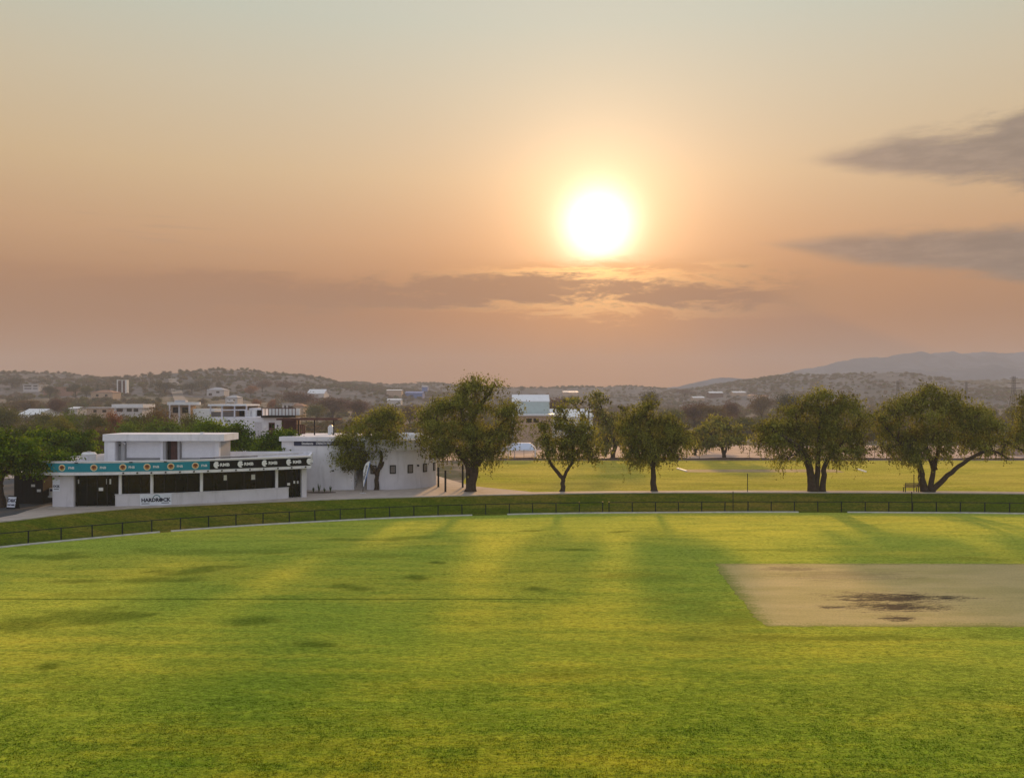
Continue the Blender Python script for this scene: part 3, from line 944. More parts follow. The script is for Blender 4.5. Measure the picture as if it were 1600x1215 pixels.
# trees along the far side of the second field
far_row = 'trees along the far side of the second field'
big_tree('gum_tree', 'tall loose tree across the second field, just left of the round pepper tree', 'tree', 957, 719, 148.5,
         [[(956, 720), (959, 705, 0), (962, 695, 0), (950, 665, .5), (938, 630, .6)], [(960, 700, 0), (972, 675, 1), (980, 650, 1)]],
         [(936, 622, 13, 13), (934, 642, 10, 14), (944, 662, 16, 20), (975, 640, 12, 10), (982, 656, 18, 14), (965, 668, 18, 18), (948, 690, 18, 13), (978, 684, 16, 15), (940, 704, 12, 6)], 9000, pep, 21, zb=0, r0=.5, group=far_row, leaf=(.38, .15), csize=.6)
big_tree('gum_tree', 'sparse airy tree in front of the long white roof, behind the V-forked pepper tree', 'tree', 914, 716, 153,
         [[(914, 717), (914, 700, 0), (912, 670, 0), (905, 640, .4), (890, 628, .5)], [(912, 675, 0), (920, 650, .6), (922, 630, .6)]],
         [(888, 630, 12, 8), (905, 626, 16, 8), (922, 632, 10, 10), (912, 645, 16, 8), (896, 640, 10, 7)], 1500, pep, 22, zb=0, r0=.3, group=far_row, leaf=(.38, .15), csize=.55)
big_tree('shade_tree', 'low forked tree before the wire fence on the far side of the second field', 'tree', 1131, 718, 149.0,
         [[(1132, 719), (1130, 705, 0), (1126, 696, 0), (1115, 682, .4), (1104, 672, .4)], [(1132, 716, 0), (1135, 700, .2), (1146, 685, .6), (1152, 678, .5)]],
         [(1104, 676, 16, 16), (1125, 664, 20, 15), (1145, 676, 18, 14), (1118, 688, 18, 10), (1158, 686, 10, 10), (1100, 690, 12, 8), (1140, 690, 14, 8)], 8000, pep, 23, zb=0, r0=.42, group=far_row, leaf=(.38, .15), csize=.55)
big_tree('shade_tree', 'tree half hidden behind the round pepper tree, at the wire fence', 'tree', 1086, 711, 161.0,
         [[(1086, 712), (1086, 702, 0), (1090, 692, 0), (1084, 676, .4)], [(1087, 706, 0), (1094, 694, .5)]],
         [(1086, 682, 14, 13), (1078, 694, 10, 10), (1094, 690, 12, 10)], 2100, pep, 24, zb=0, r0=.32, group=far_row, leaf=(.40, .16), csize=.55)
big_tree('shade_tree', 'tree standing on the pale gravel behind the wire fence', 'tree', 1103, 704, 175.0,
         [[(1103, 705), (1105, 694, 0), (1108, 684, 0), (1112, 668, .4)]],
         [(1108, 668, 14, 12), (1098, 676, 12, 9), (1116, 678, 10, 8)], 3200, pep, 25, zb=0, r0=.32, group=far_row, leaf=(.42, .17), csize=.6)
# bright green trees left, round the club buildings
aca = M['leaf_acacia']
big_tree('acacia_tree', 'bright green spreading acacia at the left edge, above the black kiosk', 'tree', 3, 795, 72.0,
         [[(3, 796), (2, 775, 0), (0, 750, 0), (15, 728, .5), (45, 708, 1)], [(1, 760, 0), (-20, 730, .4), (-40, 705, .5)]],
         [(-50, 690, 45, 16), (0, 684, 42, 15), (42, 694, 38, 15), (10, 706, 46, 18), (62, 712, 34, 16), (-40, 715, 40, 18), (25, 727, 40, 14), (70, 730, 26, 10), (-20, 735, 30, 14), (88, 716, 16, 9)], 21000, aca, 31, r0=.40, droop=.12, leaf=(.2, .12), csize=.36, group='acacias round the clubhouse', shell=.6)
big_tree('acacia_tree', 'flat-topped green acacia behind the left end of the clubhouse roof', 'tree', 100, 768, 90.0,
         [[(100, 769), (100, 745, 0), (102, 720, 0), (120, 700, .5)], [(101, 730, 0), (85, 705, .5), (75, 690, .5)]],
         [(85, 682, 32, 10), (118, 684, 30, 11), (100, 696, 42, 13), (138, 694, 16, 9), (110, 712, 36, 12), (135, 708, 14, 8)], 15000, aca, 32, r0=.3, droop=.1, leaf=(.22, .13), csize=.38, group='acacias round the clubhouse', shell=.6)
big_tree('acacia_tree', 'dark green acacia behind the right end of the shuttered roof box', 'tree', 360, 760, 92.0,
         [[(360, 761), (360, 735, 0), (358, 705, 0), (345, 680, .4)], [(359, 712, 0), (375, 690, .5), (388, 680, .4)]],
         [(345, 676, 24, 10), (372, 676, 22, 11), (330, 668, 20, 9), (358, 692, 30, 14), (388, 692, 14, 12), (350, 710, 22, 10), (320, 676, 14, 8)], 11500, aca, 33, r0=.28, droop=.1, leaf=(.22, .13), csize=.4, group='acacias round the clubhouse', shell=.6)
big_tree('leafy_shrub', 'rounded leafy shrub above the right end of the clubhouse roof', 'shrub', 433, 764, 87.5,
         [[(433, 765), (433, 745, 0), (432, 720, 0), (440, 690, .3)], [(432, 735, 0), (415, 705, .3)]],
         [(440, 680, 18, 10), (425, 690, 22, 12), (455, 690, 16, 12), (405, 702, 16, 11), (440, 704, 24, 12), (466, 706, 12, 10), (418, 714, 18, 10)], 10500, aca, 34, r0=.2, droop=.25, leaf=(.24, .11), csize=.36, group='acacias round the clubhouse', shell=.6)

# ------------------------------------------------------------------ lettering
def text_mesh(txt, size, bold=.0, depth=.012):
    cu = bpy.data.curves.new('lettering', 'FONT')
    cu.body = txt; cu.size = size; cu.extrude = depth; cu.offset = bold
    cu.align_x = 'CENTER'; cu.align_y = 'CENTER'
    cu.resolution_u = 2
    o = bpy.data.objects.new('lettering', cu)
    COL.objects.link(o)
    dg = bpy.context.evaluated_depsgraph_get()
    me = bpy.data.meshes.new_from_object(o.evaluated_get(dg))
    bpy.data.objects.remove(o)
    me.name = 'lettering'
    return me


def put_text(txt, size, pos, yaw, m_, parent, name='lettering', sx=1.0, bold=0.0, tilt=0.0, depth=.012):
    """text facing -Y turned by yaw about Z; tilt rolls it in its own plane"""
    me = text_mesh(txt, size, bold, depth)
    me.materials.clear(); me.materials.append(m_)
    mt = Matrix.Translation(pos) @ Matrix.Rotation(yaw, 4, 'Z') @ Matrix.Rotation(RAD(90), 4, 'X') @ Matrix.Rotation(tilt, 4, 'Z') @ Matrix.Diagonal((sx, 1, 1, 1))
    me.transform(mt)
    return link(name, me, parent)


def plate(pts2, pos, yaw, th=.015):
    """MB with a flat outline in the facing plane (x right, z up), facing -Y turned by yaw"""
    mb = MB()
    cs_, sn = math.cos(yaw), math.sin(yaw)
    f = [(pos[0] + a * cs_ + th * sn, pos[1] + a * sn - th * cs_, pos[2] + b_) for a, b_ in pts2]
    g = [(pos[0] + a * cs_, pos[1] + a * sn, pos[2] + b_) for a, b_ in pts2]
    k = len(f); n0 = len(mb.v)
    mb.v += f + g
    mb.f.append(tuple(range(n0, n0 + k))); mb.f.append(tuple(n0 + k + i for i in reversed(range(k))))
    for i in range(k):
        mb.f.append((n0 + i, n0 + (i + 1) % k, n0 + k + (i + 1) % k, n0 + k + i))
    return mb


def circ(r, k=20, a0=0, a1=2 * math.pi, cx=0, cz=0):
    return [(cx + r * math.cos(a0 + (a1 - a0) * i / k), cz + r * math.sin(a0 + (a1 - a0) * i / k)) for i in range(k)]


def rect(w_, h_):
    return [(-w_ / 2, -h_ / 2), (w_ / 2, -h_ / 2), (w_ / 2, h_ / 2), (-w_ / 2, h_ / 2)]


# ------------------------------------------------------------------ clubhouse with the banner fascia
ZF = ZB + .05
fac = spline([(-38.0, 72.3), (-37.2, 71.9), (-35.0, 71.75), (-32.4, 72.15), (-28.4, 73.2), (-24.5, 75.0), (-21.5, 76.8), (-19.8, 78.0), (-18.2, 79.2)], 240)
ftan = np.gradient(fac, axis=0); ftan /= np.linalg.norm(ftan, axis=1, keepdims=True)
fnor = np.stack([ftan[:, 1], -ftan[:, 0]], 1)           # outwards, to the field
fpx = 800 + fac[:, 0] / fac[:, 1] * F


def fi(px):
    return float(np.interp(px, fpx, np.arange(len(fac))))


def fpt(i, out=0.0):
    i = min(max(i, 0), len(fac) - 1)
    j = int(i); k = min(j + 1, len(fac) - 1); t = i - j
    p = fac[j] * (1 - t) + fac[k] * t; n_ = fnor[j] * (1 - t) + fnor[k] * t
    tn_ = ftan[j]
    q = p + n_ * out
    return q, math.atan2(tn_[1], tn_[0])


def wall_strip(i0, i1, z0, z1, o0, o1, n_=None):
    """curved wall piece along the facade between parameters i0..i1, offsets o0 (outer) to o1 (inner)"""
    n_ = n_ or max(2, int(abs(i1 - i0) / 4) + 1)
    rows = []
    for i in np.linspace(i0, i1, n_):
        a, _ = fpt(i, o0); b_, _ = fpt(i, o1)
        rows.append([(a[0], a[1], z0), (a[0], a[1], z1), (b_[0], b_[1], z1), (b_[0], b_[1], z0)])
    mb = MB(); mb.loft(rows, True)
    mb.quad(*rows[0]); mb.quad(*reversed(rows[-1]))
    return mb


club = thing('clubhouse', (-28, 77, ZB), 'low curved white clubhouse with teal and black banners along its roof edge', 'building')
i82, i115, i180, i451, i472, i478 = fi(82), fi(115), fi(180), fi(451), fi(471), fi(479)
ZT = 3.97
wall_strip(i82, i115, ZF - .05, ZT, 0, -.28).build('pier', M['grey_wall'], club)
wall_strip(i472 + .5, i478, ZF - .05, ZT, 0, -.3).build('pier', M['grey_wall'], club)
lw = wall_strip(i180, i451, ZF - .05, 2.28, 0, -.22).build('low_wall', M['grey_wall'], club)
wall_strip(i180 - .4, i451 + .4, 2.283, 2.34, .03, -.26).build('coping', M['grey_wall'], club)
wall_strip(i82, i478, ZF - .06, ZF + .02, .45, -.6).build('plinth', M['concrete'], club)
# glazing, each pane its own part between mullions, set back from the low wall
gl = -.55
def glaze(pxs, z0, z1, name):
    for a, b_ in zip(pxs[:-1], pxs[1:]):
        pn = wall_strip(fi(a) + .35, fi(b_) - .35, z0, z1, gl, gl - .03, 3).build(name, M['glass'], club)
    for a in pxs:
        q, yaw = fpt(fi(a), gl)
        mb = MB(); mb.box(q[0] - .035, q[0] + .035, q[1] - .05, q[1] + .05, z0 - .05, z1 + .03, yaw)
        mb.build('mullion', M['dark_metal'], club)
glaze([115.5, 132, 149, 165, 180.5], ZF + .06, ZT - .03, 'door_pane')
glaze([181, 199, 218, 237, 256, 275, 294, 315, 336, 357, 384, 402, 418, 433, 450.5], 2.3, ZT - .03, 'window_pane')
glaze([451, 461, 466, 471], ZF + .06, ZT - .03, 'door_pane')
wall_strip(i115, i472, ZT - .12, ZT - .002, gl + .05, gl - .1).build('window_head', M['dark_metal'], club)
wall_strip(i180, i451, 2.2, 2.30, gl + .06, gl - .1).build('window_sill', M['dark_metal'], club)
# back and side walls
q0, _ = fpt(i82, -.29); q1, _ = fpt(i478, -.31)
mb = MB(); mb.prism([(q0[0], q0[1]), (q0[0] + .25, q0[1] + .02), (-37.0, 83), (-37.3, 83)], ZF - .05, ZT); mb.build('side_wall', M['grey_wall'], club)
mb = MB(); mb.prism([(q1[0] - .2, q1[1]), (q1[0], q1[1] + .05), (-19.6, 84), (-19.9, 84)], ZF - .05, ZT); mb.build('side_wall', M['grey_wall'], club)
mb = MB(); mb.prism([(-37.3, 83.003), (-19.6, 84.003), (-19.6, 84.2), (-37.3, 83.2)], ZF - .05, ZT); mb.build('back_wall', M['grey_wall'], club)
mb = MB(); mb.prism([(-36.9, 73.4), (-35.0, 73.2), (-28.6, 74.6), (-21.3, 78.6), (-19.8, 80.2), (-19.95, 83.9), (-36.9, 82.9)], ZF - .04, ZF + .03); mb.build('floor_slab', M['soil'], club)
# columns
for a in (187.5, 237, 315, 433):
    q, _ = fpt(fi(a), -.12)
    MB().tube([(q[0], q[1], 2.345), (q[0], q[1], ZT)], .13, 14).build('column', M['white'], club, smooth=False)
# roof slab with its deep fascia
f0, f1 = 0, len(fac) - 1
ZR = 5.02
wall_strip(f0, f1, ZT + .003, ZR, .62, .36).build('fascia', M['white'], club)
fl = [fpt(i, .355)[0] for i in np.linspace(f0, f1, 50)]
mb = MB(); mb.prism([(p[0], p[1]) for p in fl] + [(-19.0, 84.5), (-38.2, 83.5)], ZT + .01, ZT + .35); mb.build('roof_slab', M['roof_grey'], club)
wall_strip(f0, f1, ZR + .003, ZR + .06, .68, .30).build('parapet_cap', M['white'], club)
p0, _ = fpt(f0, .36); p1, _ = fpt(f1, .36)
mb = MB(); mb.prism([(p0[0], p0[1]), (p0[0] + .22, p0[1]), (-38.0, 83.4), (-38.2, 83.4)], ZT + .353, ZR); mb.build('parapet', M['white'], club)
mb = MB(); mb.prism([(p1[0] - .22, p1[1]), (p1[0], p1[1]), (-19.0, 84.4), (-19.2, 84.4)], ZT + .353, ZR); mb.build('parapet', M['white'], club)
mb = MB(); mb.prism([(-38.2, 83.5), (-19.0, 84.5), (-19.0, 84.75), (-38.2, 83.75)], ZT, ZR + .1); mb.build('parapet', M['white'], club)
ib = fi(326)
# banners
bt = wall_strip(.8, ib, 4.22, 4.93, .64, .622).build('teal_banner', M['teal'], club)
bb = wall_strip(ib, f1 - .8, 4.22, 4.93, .64, .622).build('black_banner', M['black_banner'], club)
def emblem(px):
    q, yaw = fpt(fi(px), .642)
    pos = (q[0], q[1], 4.58)
    e = plate(circ(.27, 24), pos, yaw, .012).build('emblem', M['cream'], club)
    plate(circ(.20, 24), fpt(fi(px), .655)[0].tolist() + [4.58], yaw, .008).build('emblem_disc', M['orange_ink'], e)
    tr = [(-.03, -.17), (.03, -.17), (.025, -.03), (.14, .0), (.165, .07), (.09, .13), (0, .155), (-.10, .13), (-.165, .06), (-.13, .0), (-.025, -.03)]
    plate(tr, fpt(fi(px), .664)[0].tolist() + [4.57], yaw, .008).build('tree_symbol', M['rust'], e)
for px in (78.5, 104, 150.5, 194.5, 231.5, 267, 304.5 - .5):
    emblem(px)
    q, yaw = fpt(fi(px + (13.5 if px > 90 else 7.5)), .645)
    if px > 90:
        put_text('FNB', .26, (q[0], q[1], 4.56), yaw, M['ink'], club, bold=.006)
for px in (338, 374.5, 411.5, 448.5, 480):
    q, yaw = fpt(fi(px - 1.5), .645)
    head = [(-.16, -.22), (-.02, -.30), (.14, -.26), (.04, -.14), (.20, -.10), (.24, .02), (.10, .06), (.18, .18), (.06, .30), (-.12, .28), (-.24, .14), (-.26, -.06)]
    plate([(a * .95, b_ * .95) for a, b_ in head], (q[0], q[1], 4.58), yaw, .012).build('horse_symbol', M['ink'], club)
    if px < 470:
        q, yaw = fpt(fi(px + 11), .645)
        put_text('RMB', .36, (q[0], q[1], 4.57), yaw, M['ink'], club, sx=1.12, bold=.012)
    else:
        q, yaw = fpt(fi(px + 4.3), .645)
        put_text('RMB', .30, (q[0], q[1], 4.57), yaw, M['ink'], club, sx=.55, bold=.01)
# small spot lamps under the banners
for px in list(np.arange(196, 478, 21.3)):
    q, yaw = fpt(fi(px), .64)
    mb = MB(); mb.tube([(q[0], q[1], 4.13), (q[0] + .05 * math.sin(yaw), q[1] - .16, 4.10)], [.045, .07], 8)
    mb.build('spot_lamp', M['dark_metal'], club)
for px in (125, 207, 259):
    q, yaw = fpt(fi(px), .70)
    MB().box(q[0] - .12, q[0] + .12, q[1] - .06, q[1] + .06, 4.955, 5.015, yaw).build('cap_lamp', M['dark_metal'], club)
# notices on the glass
for px, py, w_, h_ in ((155, 764, .34, .26), (118, 752, .09, .34), (164.5, 752, .10, .42), (170, 752, .12, .42), (354, 746, .28, .44), (398.5, 745, .34, .44), (454.5, 756, .26, .22), (463.5, 753, .16, .24), (469, 753, .16, .24)):
    q, yaw = fpt(fi(px), gl + .035)
    z = CZ - (py - HZ) / F * q[1]
    plate(rect(w_, h_), (q[0], q[1], z), yaw, .006).build('notice', M['paper'], club)
# sign on the low wall
q, yaw = fpt(fi(243.5), .004)
sg = thing('wall_sign', (q[0], q[1], 1.4), 'white company sign with a teal arch on the low wall of the clubhouse', 'sign')
plate(rect(2.42, .93), (q[0], q[1], 1.83), yaw, .025).build('board', M['sign_white'], sg)
q, yaw = fpt(fi(243.5), .034)
def on_sign(a, z):
    return (q[0] + a * math.cos(yaw), q[1] + a * math.sin(yaw), 1.83 + z)
put_text('HARDROCK', .40, on_sign(0, -.03), yaw, M['black_ink'], sg, sx=1.0, bold=.02)
plate(circ(.30, 14, 0, math.pi) + list(reversed(circ(.24, 14, 0, math.pi))), on_sign(.06, .10), yaw, .01).build('arch_symbol', M['teal_ink'], sg)
plate([(-.16, -.1), (.12, -.1), (.2, .04), (.02, .1), (-.12, .02)], on_sign(.38, -.02), yaw, .016).build('rock_symbol', M['black_ink'], sg)
plate(rect(.60, .05), on_sign(-.78, -.30), yaw, .01).build('underline', M['black_ink'], sg)
plate(rect(.60, .05), on_sign(.72, -.28), yaw, .01).build('underline', M['black_ink'], sg)
q, yaw = fpt(fi(88.3), .004)
sg2 = thing('wall_sign', (q[0], q[1], 2.4), 'white company sign on the grey pier at the left end of the clubhouse', 'sign')
plate(rect(.62, .96), (q[0], q[1], 3.1), yaw, .025).build('board', M['sign_white'], sg2)
q, yaw = fpt(fi(88.3), .034)
put_text('OCK', .26, (q[0], q[1], 3.02), yaw, M['black_ink'], sg2, bold=.012)
plate(rect(.44, .06), (q[0], q[1], 2.80), yaw, .01).build('underline', M['black_ink'], sg2)

# roof box with roller shutters, on the clubhouse
YB = 78.0
def ux(px): return (px - 800) / F * YB
def uz(py): return CZ - (py - HZ) / F * YB
bx = thing('roof_box', (ux(258), YB, 4.4), 'shuttered white broadcast box standing on the clubhouse roof', 'building')
zf = ZT + .353
mb = MB(); mb.box(ux(164), ux(353), YB - .45, YB + 3.6, uz(688.5), uz(678)); mb.build('roof', M['white'], bx)
mb = MB(); mb.box(ux(165), ux(182), YB - .25, YB + 3.2, zf, uz(688.5) - .003); mb.build('front_pier', M['white'], bx)
mb = MB(); mb.box(ux(170.5), ux(180.5), YB - .28, YB - .253, zf + .1, uz(690)); mb.build('door', M['shutter'], bx)
mb = MB(); mb.box(ux(182) + .003, ux(342), YB + .45, YB + 3.2, zf, uz(688.5) - .003); mb.build('wall', M['box_wall'], bx)
for a, b_ in ((189, 194), (250, 254), (254.3, 258.5), (277, 280), (336, 342)):
    mb = MB(); mb.box(ux(a), ux(b_), YB + .05, YB + .447, zf, uz(688.5) - .003); mb.build('pier', M['white'] if a in (250, 336) else M['box_wall'], bx)
mb = MB(); mb.box(ux(264), ux(276), YB + .42, YB + .447, zf, uz(689.2)); mb.build('doorway', M['brown'], bx)
mb = MB(); mb.box(ux(259), ux(264), YB + .40, YB + .447, zf, uz(689.2)); mb.build('doorway', M['dark_metal'], bx)
for a, b_ in ((194.3, 249.7), (281, 335.7)):
    sh = None
    z0, z1 = uz(715), uz(692.5)
    fr = MB(); fr.box(ux(a), ux(b_), YB + .30, YB + .36, z1 + .003, z1 + .16)
    sh = fr.build('shutter', M['shutter'], bx)
    nsl = 14
    for k in range(nsl):
        za = z0 + (z1 - z0) * k / nsl; zb_ = z0 + (z1 - z0) * (k + 1) / nsl
        MB().box(ux(a) + .05, ux(b_) - .05, YB + .325, YB + .345, za + .006, zb_ - .004).build('slat', M['shutter'], sh)
    MB().box(ux(a) + .03, ux(b_) - .03, YB + .31, YB + .36, z0 - .06, z0).build('bottom_bar', M['roof_grey'], sh)
mb = MB(); mb.box(ux(183), ux(184.6), YB + .36, YB + .447, uz(697), uz(694)); mb.build('wall_lamp', M['dark_metal'], bx)
mb = MB(); mb.tube([(ux(190), YB + .04, uz(690)), (ux(196), YB - .1, uz(693))], [.05, .07], 8); mb.build('camera_unit', M['white'], bx)
mb = MB(); mb.box(ux(311), ux(316), YB + .3, YB + .6, uz(678) + .003, uz(675.5)); mb.build('roof_vent', M['white'], bx)
# loose poles and frames lying along the clubhouse roof
for k, (a, b_, o) in enumerate(((312, 402, .1), (335, 470, -.5), (372, 488, -1.1))):
    p, _ = fpt(fi(a), o); r_, _ = fpt(fi(b_), o)
    lb = ('thin dark pole lying along the clubhouse roof edge, nearest the roof box', 'long pale pole lying along the middle of the clubhouse roof', 'pale pole lying at the right end of the clubhouse roof')[k]
    po = MB().tube([(p[0], p[1], ZR + .12 + .04 * k), ((p[0] + r_[0]) / 2, (p[1] + r_[1]) / 2, ZR + .13 + .04 * k), (r_[0], r_[1], ZR + .14 + .05 * k)], .035, 6).build('roof_pole', M['dark_metal'] if k == 0 else M['kerb'])
    tag(po, lb, 'pole', 'poles lying on the clubhouse roof')
p, _ = fpt(fi(76), -.6)
po = MB().tube([(p[0], p[1], ZR + .22), (ux(163), 76.5, ZR + .30)], .05, 8).build('roof_pole', M['kerb'])
tag(po, 'white rail along the roof at the left end of the clubhouse', 'pole', 'poles lying on the clubhouse roof')
tk = thing('roof_tank', A(139, 716, 80), 'small pale tank on the clubhouse roof left of the shuttered box', 'tank')
c_ = A(139, 716, 80)
MB().tube([(c_.x, c_.y, ZT + .35), (c_.x, c_.y, 5.15), (c_.x, c_.y, 5.30)], [.66, .66, .5], 16).build('body', M['paper'], tk, smooth=False)
MB().tube([(c_.x, c_.y, 5.303), (c_.x, c_.y, 5.38)], .2, 12).build('lid', M['roof_grey'], tk)

# ------------------------------------------------------------------ round white building
rb = thing('round_building', (-13, 91, ZB), 'white building with a round end, small square windows and a stair slot', 'building')
YW = 86.0
def wx(px, Y=YW): return (px - 800) / F * Y
def wz(py, Y=YW): return CZ - (py - HZ) / F * Y
xl, xr = wx(440), wx(553)
MB().box(xl, xr, YW, YW + 9, ZB - .1, wz(689)).build('wall', M['white'], rb)
MB().box(xl - .2, xr + 1.6, YW - .18, YW + 9.2, wz(689) + .003, wz(682)).build('roof_fascia', M['white'], rb)
MB().box(xl + 1.2, wx(551), YW - .06, YW - .003, wz(696), wz(689.4)).build('navy_banner', M['navy'], rb)
put_text('Students', .36, (wx(480.5), YW - .065, wz(692.6)), 0, M['ink'], rb, bold=.006, sx=.9)
put_text('STRENGTH FIRST', .34, (wx(506), YW - .065, wz(692.6)), 0, M['ink'], rb, bold=.006, sx=.58)
MB().tube([(wx(520.5), YW - .1, wz(735)), (wx(520.5), YW + .01, wz(735))], .09, 8).build('wall_lamp', M['dark_metal'], rb)
cx, cy, RD = -13.25, 91.5, 5.45
def ring(r0, r1, z0, z1, a0, a1, k=60):
    rows = []
    for a in np.linspace(a0, a1, k):
        s_, c__ = math.sin(a), -math.cos(a)
        rows.append([(cx + r0 * s_, cy + r0 * c__, z0), (cx + r0 * s_, cy + r0 * c__, z1), (cx + r1 * s_, cy + r1 * c__, z1), (cx + r1 * s_, cy + r1 * c__, z0)])
    mb = MB(); mb.loft(rows, True); mb.quad(*rows[0]); mb.quad(*reversed(rows[-1]))
    return mb
aS = -math.asin((cx - (xr + 1.25)) / RD)
ring(RD, RD - .3, ZB - .1, wz(704), aS, RAD(175)).build('drum_wall', M['grey_wall'], rb)
ring(RD + .28, RD - .3, wz(704) + .003, wz(689), aS - .03, RAD(175)).build('drum_fascia', M['grey_wall'], rb)
ring(RD + .34, RD - .4, wz(689) + .003, wz(687), aS - .03, RAD(175)).build('drum_cap', M['white'], rb)
disc = [(cx + (RD - .45) * math.sin(a), cy - (RD - .45) * math.cos(a)) for a in np.linspace(0, 2 * math.pi, 48, endpoint=False)]
MB().prism(disc, wz(704) + .1, wz(687.5)).build('drum_roof', M['roof_white'], rb)
ring(RD - 1.2, RD - 1.35, wz(687.5) + .003, wz(681), RAD(-60), RAD(175)).build('roof_upstand', M['roof_white'], rb)
for k, dg_ in enumerate((-2.0, 17.5, 36.5, 56.5, 77.0)):
    a = RAD(dg_)
    q = (cx + RD * math.sin(a), cy - RD * math.cos(a))
    wn_ = plate(rect(.60, .84), (q[0] + .012 * math.sin(a), q[1] - .012 * math.cos(a), wz(733.5)), a, .05).build('window', M['dark_metal'], rb)
    q = (cx + (RD + .066) * math.sin(a), cy - (RD + .066) * math.cos(a))
    plate(rect(.42, .64), (q[0], q[1], wz(733.5)), a, .006).build('pane', M['louvre'], wn_)
a = RAD(46)
MB().tube([(cx + RD * math.sin(a), cy - RD * math.cos(a), wz(729)), (cx + (RD + .14) * math.sin(a), cy - (RD + .14) * math.cos(a), wz(729))], .1, 8).build('wall_lamp', M['dark_metal'], rb)
# stair slot between the block and the drum
x1 = xr + 1.22
for k in range(12):
    MB().box(xr + .01, x1, YW + .5 + .3 * k, YW + .5 + .3 * (k + 1) - .004, ZB, ZB + .17 * (k + 1)).build('step', M['concrete'], rb)
MB().box(xr + .01, x1, YW + 4.2, YW + 4.4, ZB, wz(704)).build('stair_wall', M['grey_wall'], rb)
MB().box(x1 + .003, x1 + .2, YW + .42, YW + 4.4, ZB, wz(704) - .01).build('stair_wall', M['grey_wall'], rb)
MB().box(xr + .01, x1 + .3, YW + .2, YW + 4.4, wz(704) + .003, wz(689)).build('stair_lintel', M['grey_wall'], rb)
# terrace pergola and clad stair tower on its roof
pg = thing('pergola', A(480, 683, 90), 'dark steel pergola with a long flat beam on the white building roof', 'pergola')
YP = 90.0
def px_(p, Y=YP): return (p - 800) / F * Y
zpt, zpb = wz(656.2, YP), wz(682) + .004
MB().box(px_(432), px_(527), YP - .12, YP + .12, zpt, wz(653.2, YP)).build('beam', M['brown'], pg)
MB().box(px_(432), px_(527), YP + 2.4, YP + 2.6, zpt, wz(653.2, YP)).build('beam', M['brown'], pg)
for p in (440, 470, 498, 526):
    MB().box(px_(p), px_(p) + .1, YP + .123, YP + 2.397, zpt + .02, zpt + .14).build('rafter', M['brown'], pg)
for p in (466.5, 491.5, 521.5):
    MB().box(px_(p) - .06, px_(p) + .06, YP - .06, YP + .06, zpb, zpt - .003).build('post', M['dark_metal'], pg)
tw = thing('clad_tower', A(452, 683, 93), 'maroon slatted box beside the pergola on the white building roof', 'building')
YT = 93.0
MB().box(px_(440, YT), px_(463.5, YT), YT, YT + 1.6, zpb, wz(655.5, YT)).build('core', M['brown'], tw)
for k in range(12):
    p = 440.6 + k * 1.9
    MB().box(px_(p, YT), px_(p, YT) + .07, YT - .05, YT - .003, zpb, wz(655.5, YT) - .02).build('slat', M['brown'], tw)
for k, p in enumerate((465, 468.5, 471.5, 474.5)):
    o = MB().box(px_(p, YT), px_(p, YT) + (.16 if k else .1), YT - .1, YT + .1, zpb, wz(664, YT)).build('screen_post', M['brown'], tw)
MB().box(px_(464, YT), px_(475.6, YT), YT - .12, YT + .12, wz(664, YT) + .003, wz(662.8, YT)).build('screen_rail', M['brown'], tw)
c_ = A(517, 682, 92)
st_ = thing('roof_tank', (c_.x, c_.y, wz(682)), 'small white roof tank under the right end of the pergola', 'tank')
MB().tube([(c_.x, c_.y, wz(682) + .004), (c_.x, c_.y, wz(682) + .75), (c_.x, c_.y, wz(682) + .95)], [.3, .3, .15], 12).build('body', M['roof_white'], st_)
MB().tube([(c_.x, c_.y, wz(682) + .953), (c_.x, c_.y, wz(682) + 1.02)], .08, 8).build('lid', M['roof_grey'], st_)

# ------------------------------------------------------------------ terraced building behind
tb_ = thing('terrace_building', (-30, 102, 0), 'white terraced building with balcony railings behind the clubhouse', 'building')
Y3 = 101.0
def tx(p, Y=Y3): return (p - 800) / F * Y
def tz(p, Y=Y3): return CZ - (p - HZ) / F * Y
MB().box(tx(328), tx(440), Y3, Y3 + 9, 0, tz(652)).build('wall', M['white'], tb_)
MB().box(tx(398), tx(408.5), Y3 - .05, Y3 - .003, tz(685), tz(659.5)).build('door_recess', M['grey_wall'], tb_)
MB().box(tx(397), tx(409.5), Y3 - .09, Y3 - .003, tz(659.3), tz(658.5)).build('lintel', M['roof_white'], tb_)
dd = MB().box(tx(420), tx(429.5), Y3 - .06, Y3 - .003, tz(682), tz(660)).build('door', M['brown'], tb_)
MB().box(tx(421), tx(424.4), Y3 - .075, Y3 - .063, tz(668), tz(662)).build('door_pane', M['glass'], dd)
MB().box(tx(425.2), tx(428.6), Y3 - .075, Y3 - .063, tz(668), tz(662)).build('door_pane', M['glass'], dd)
MB().tube([(tx(414), Y3 - .15, tz(666.5)), (tx(414), Y3 - .003, tz(666.5))], .2, 14).build('wall_lamp', M['ink'], tb_)
MB().tube([(tx(434), Y3 - .1, tz(665)), (tx(434), Y3 - .003, tz(665))], .1, 10).build('wall_lamp', M['dark_metal'], tb_)
for p in (345, 352, 358, 377):
    MB().tube([(tx(p), Y3 - .12, tz(657)), (tx(p), Y3 - .003, tz(657))], .09, 8).build('spot_lamp', M['dark_metal'], tb_)
Y4 = 104.0
zt0 = tz(652) + .003
MB().box(tx(327, Y4), tx(387, Y4), Y4 - .5, Y4 + 5, tz(634, Y4), tz(631.3, Y4)).build('terrace_roof', M['roof_white'], tb_)
MB().box(tx(328, Y4), tx(386, Y4), Y4 + 4.7, Y4 + 4.9, zt0, tz(634, Y4) - .003).build('terrace_wall', M['tan'], tb_)
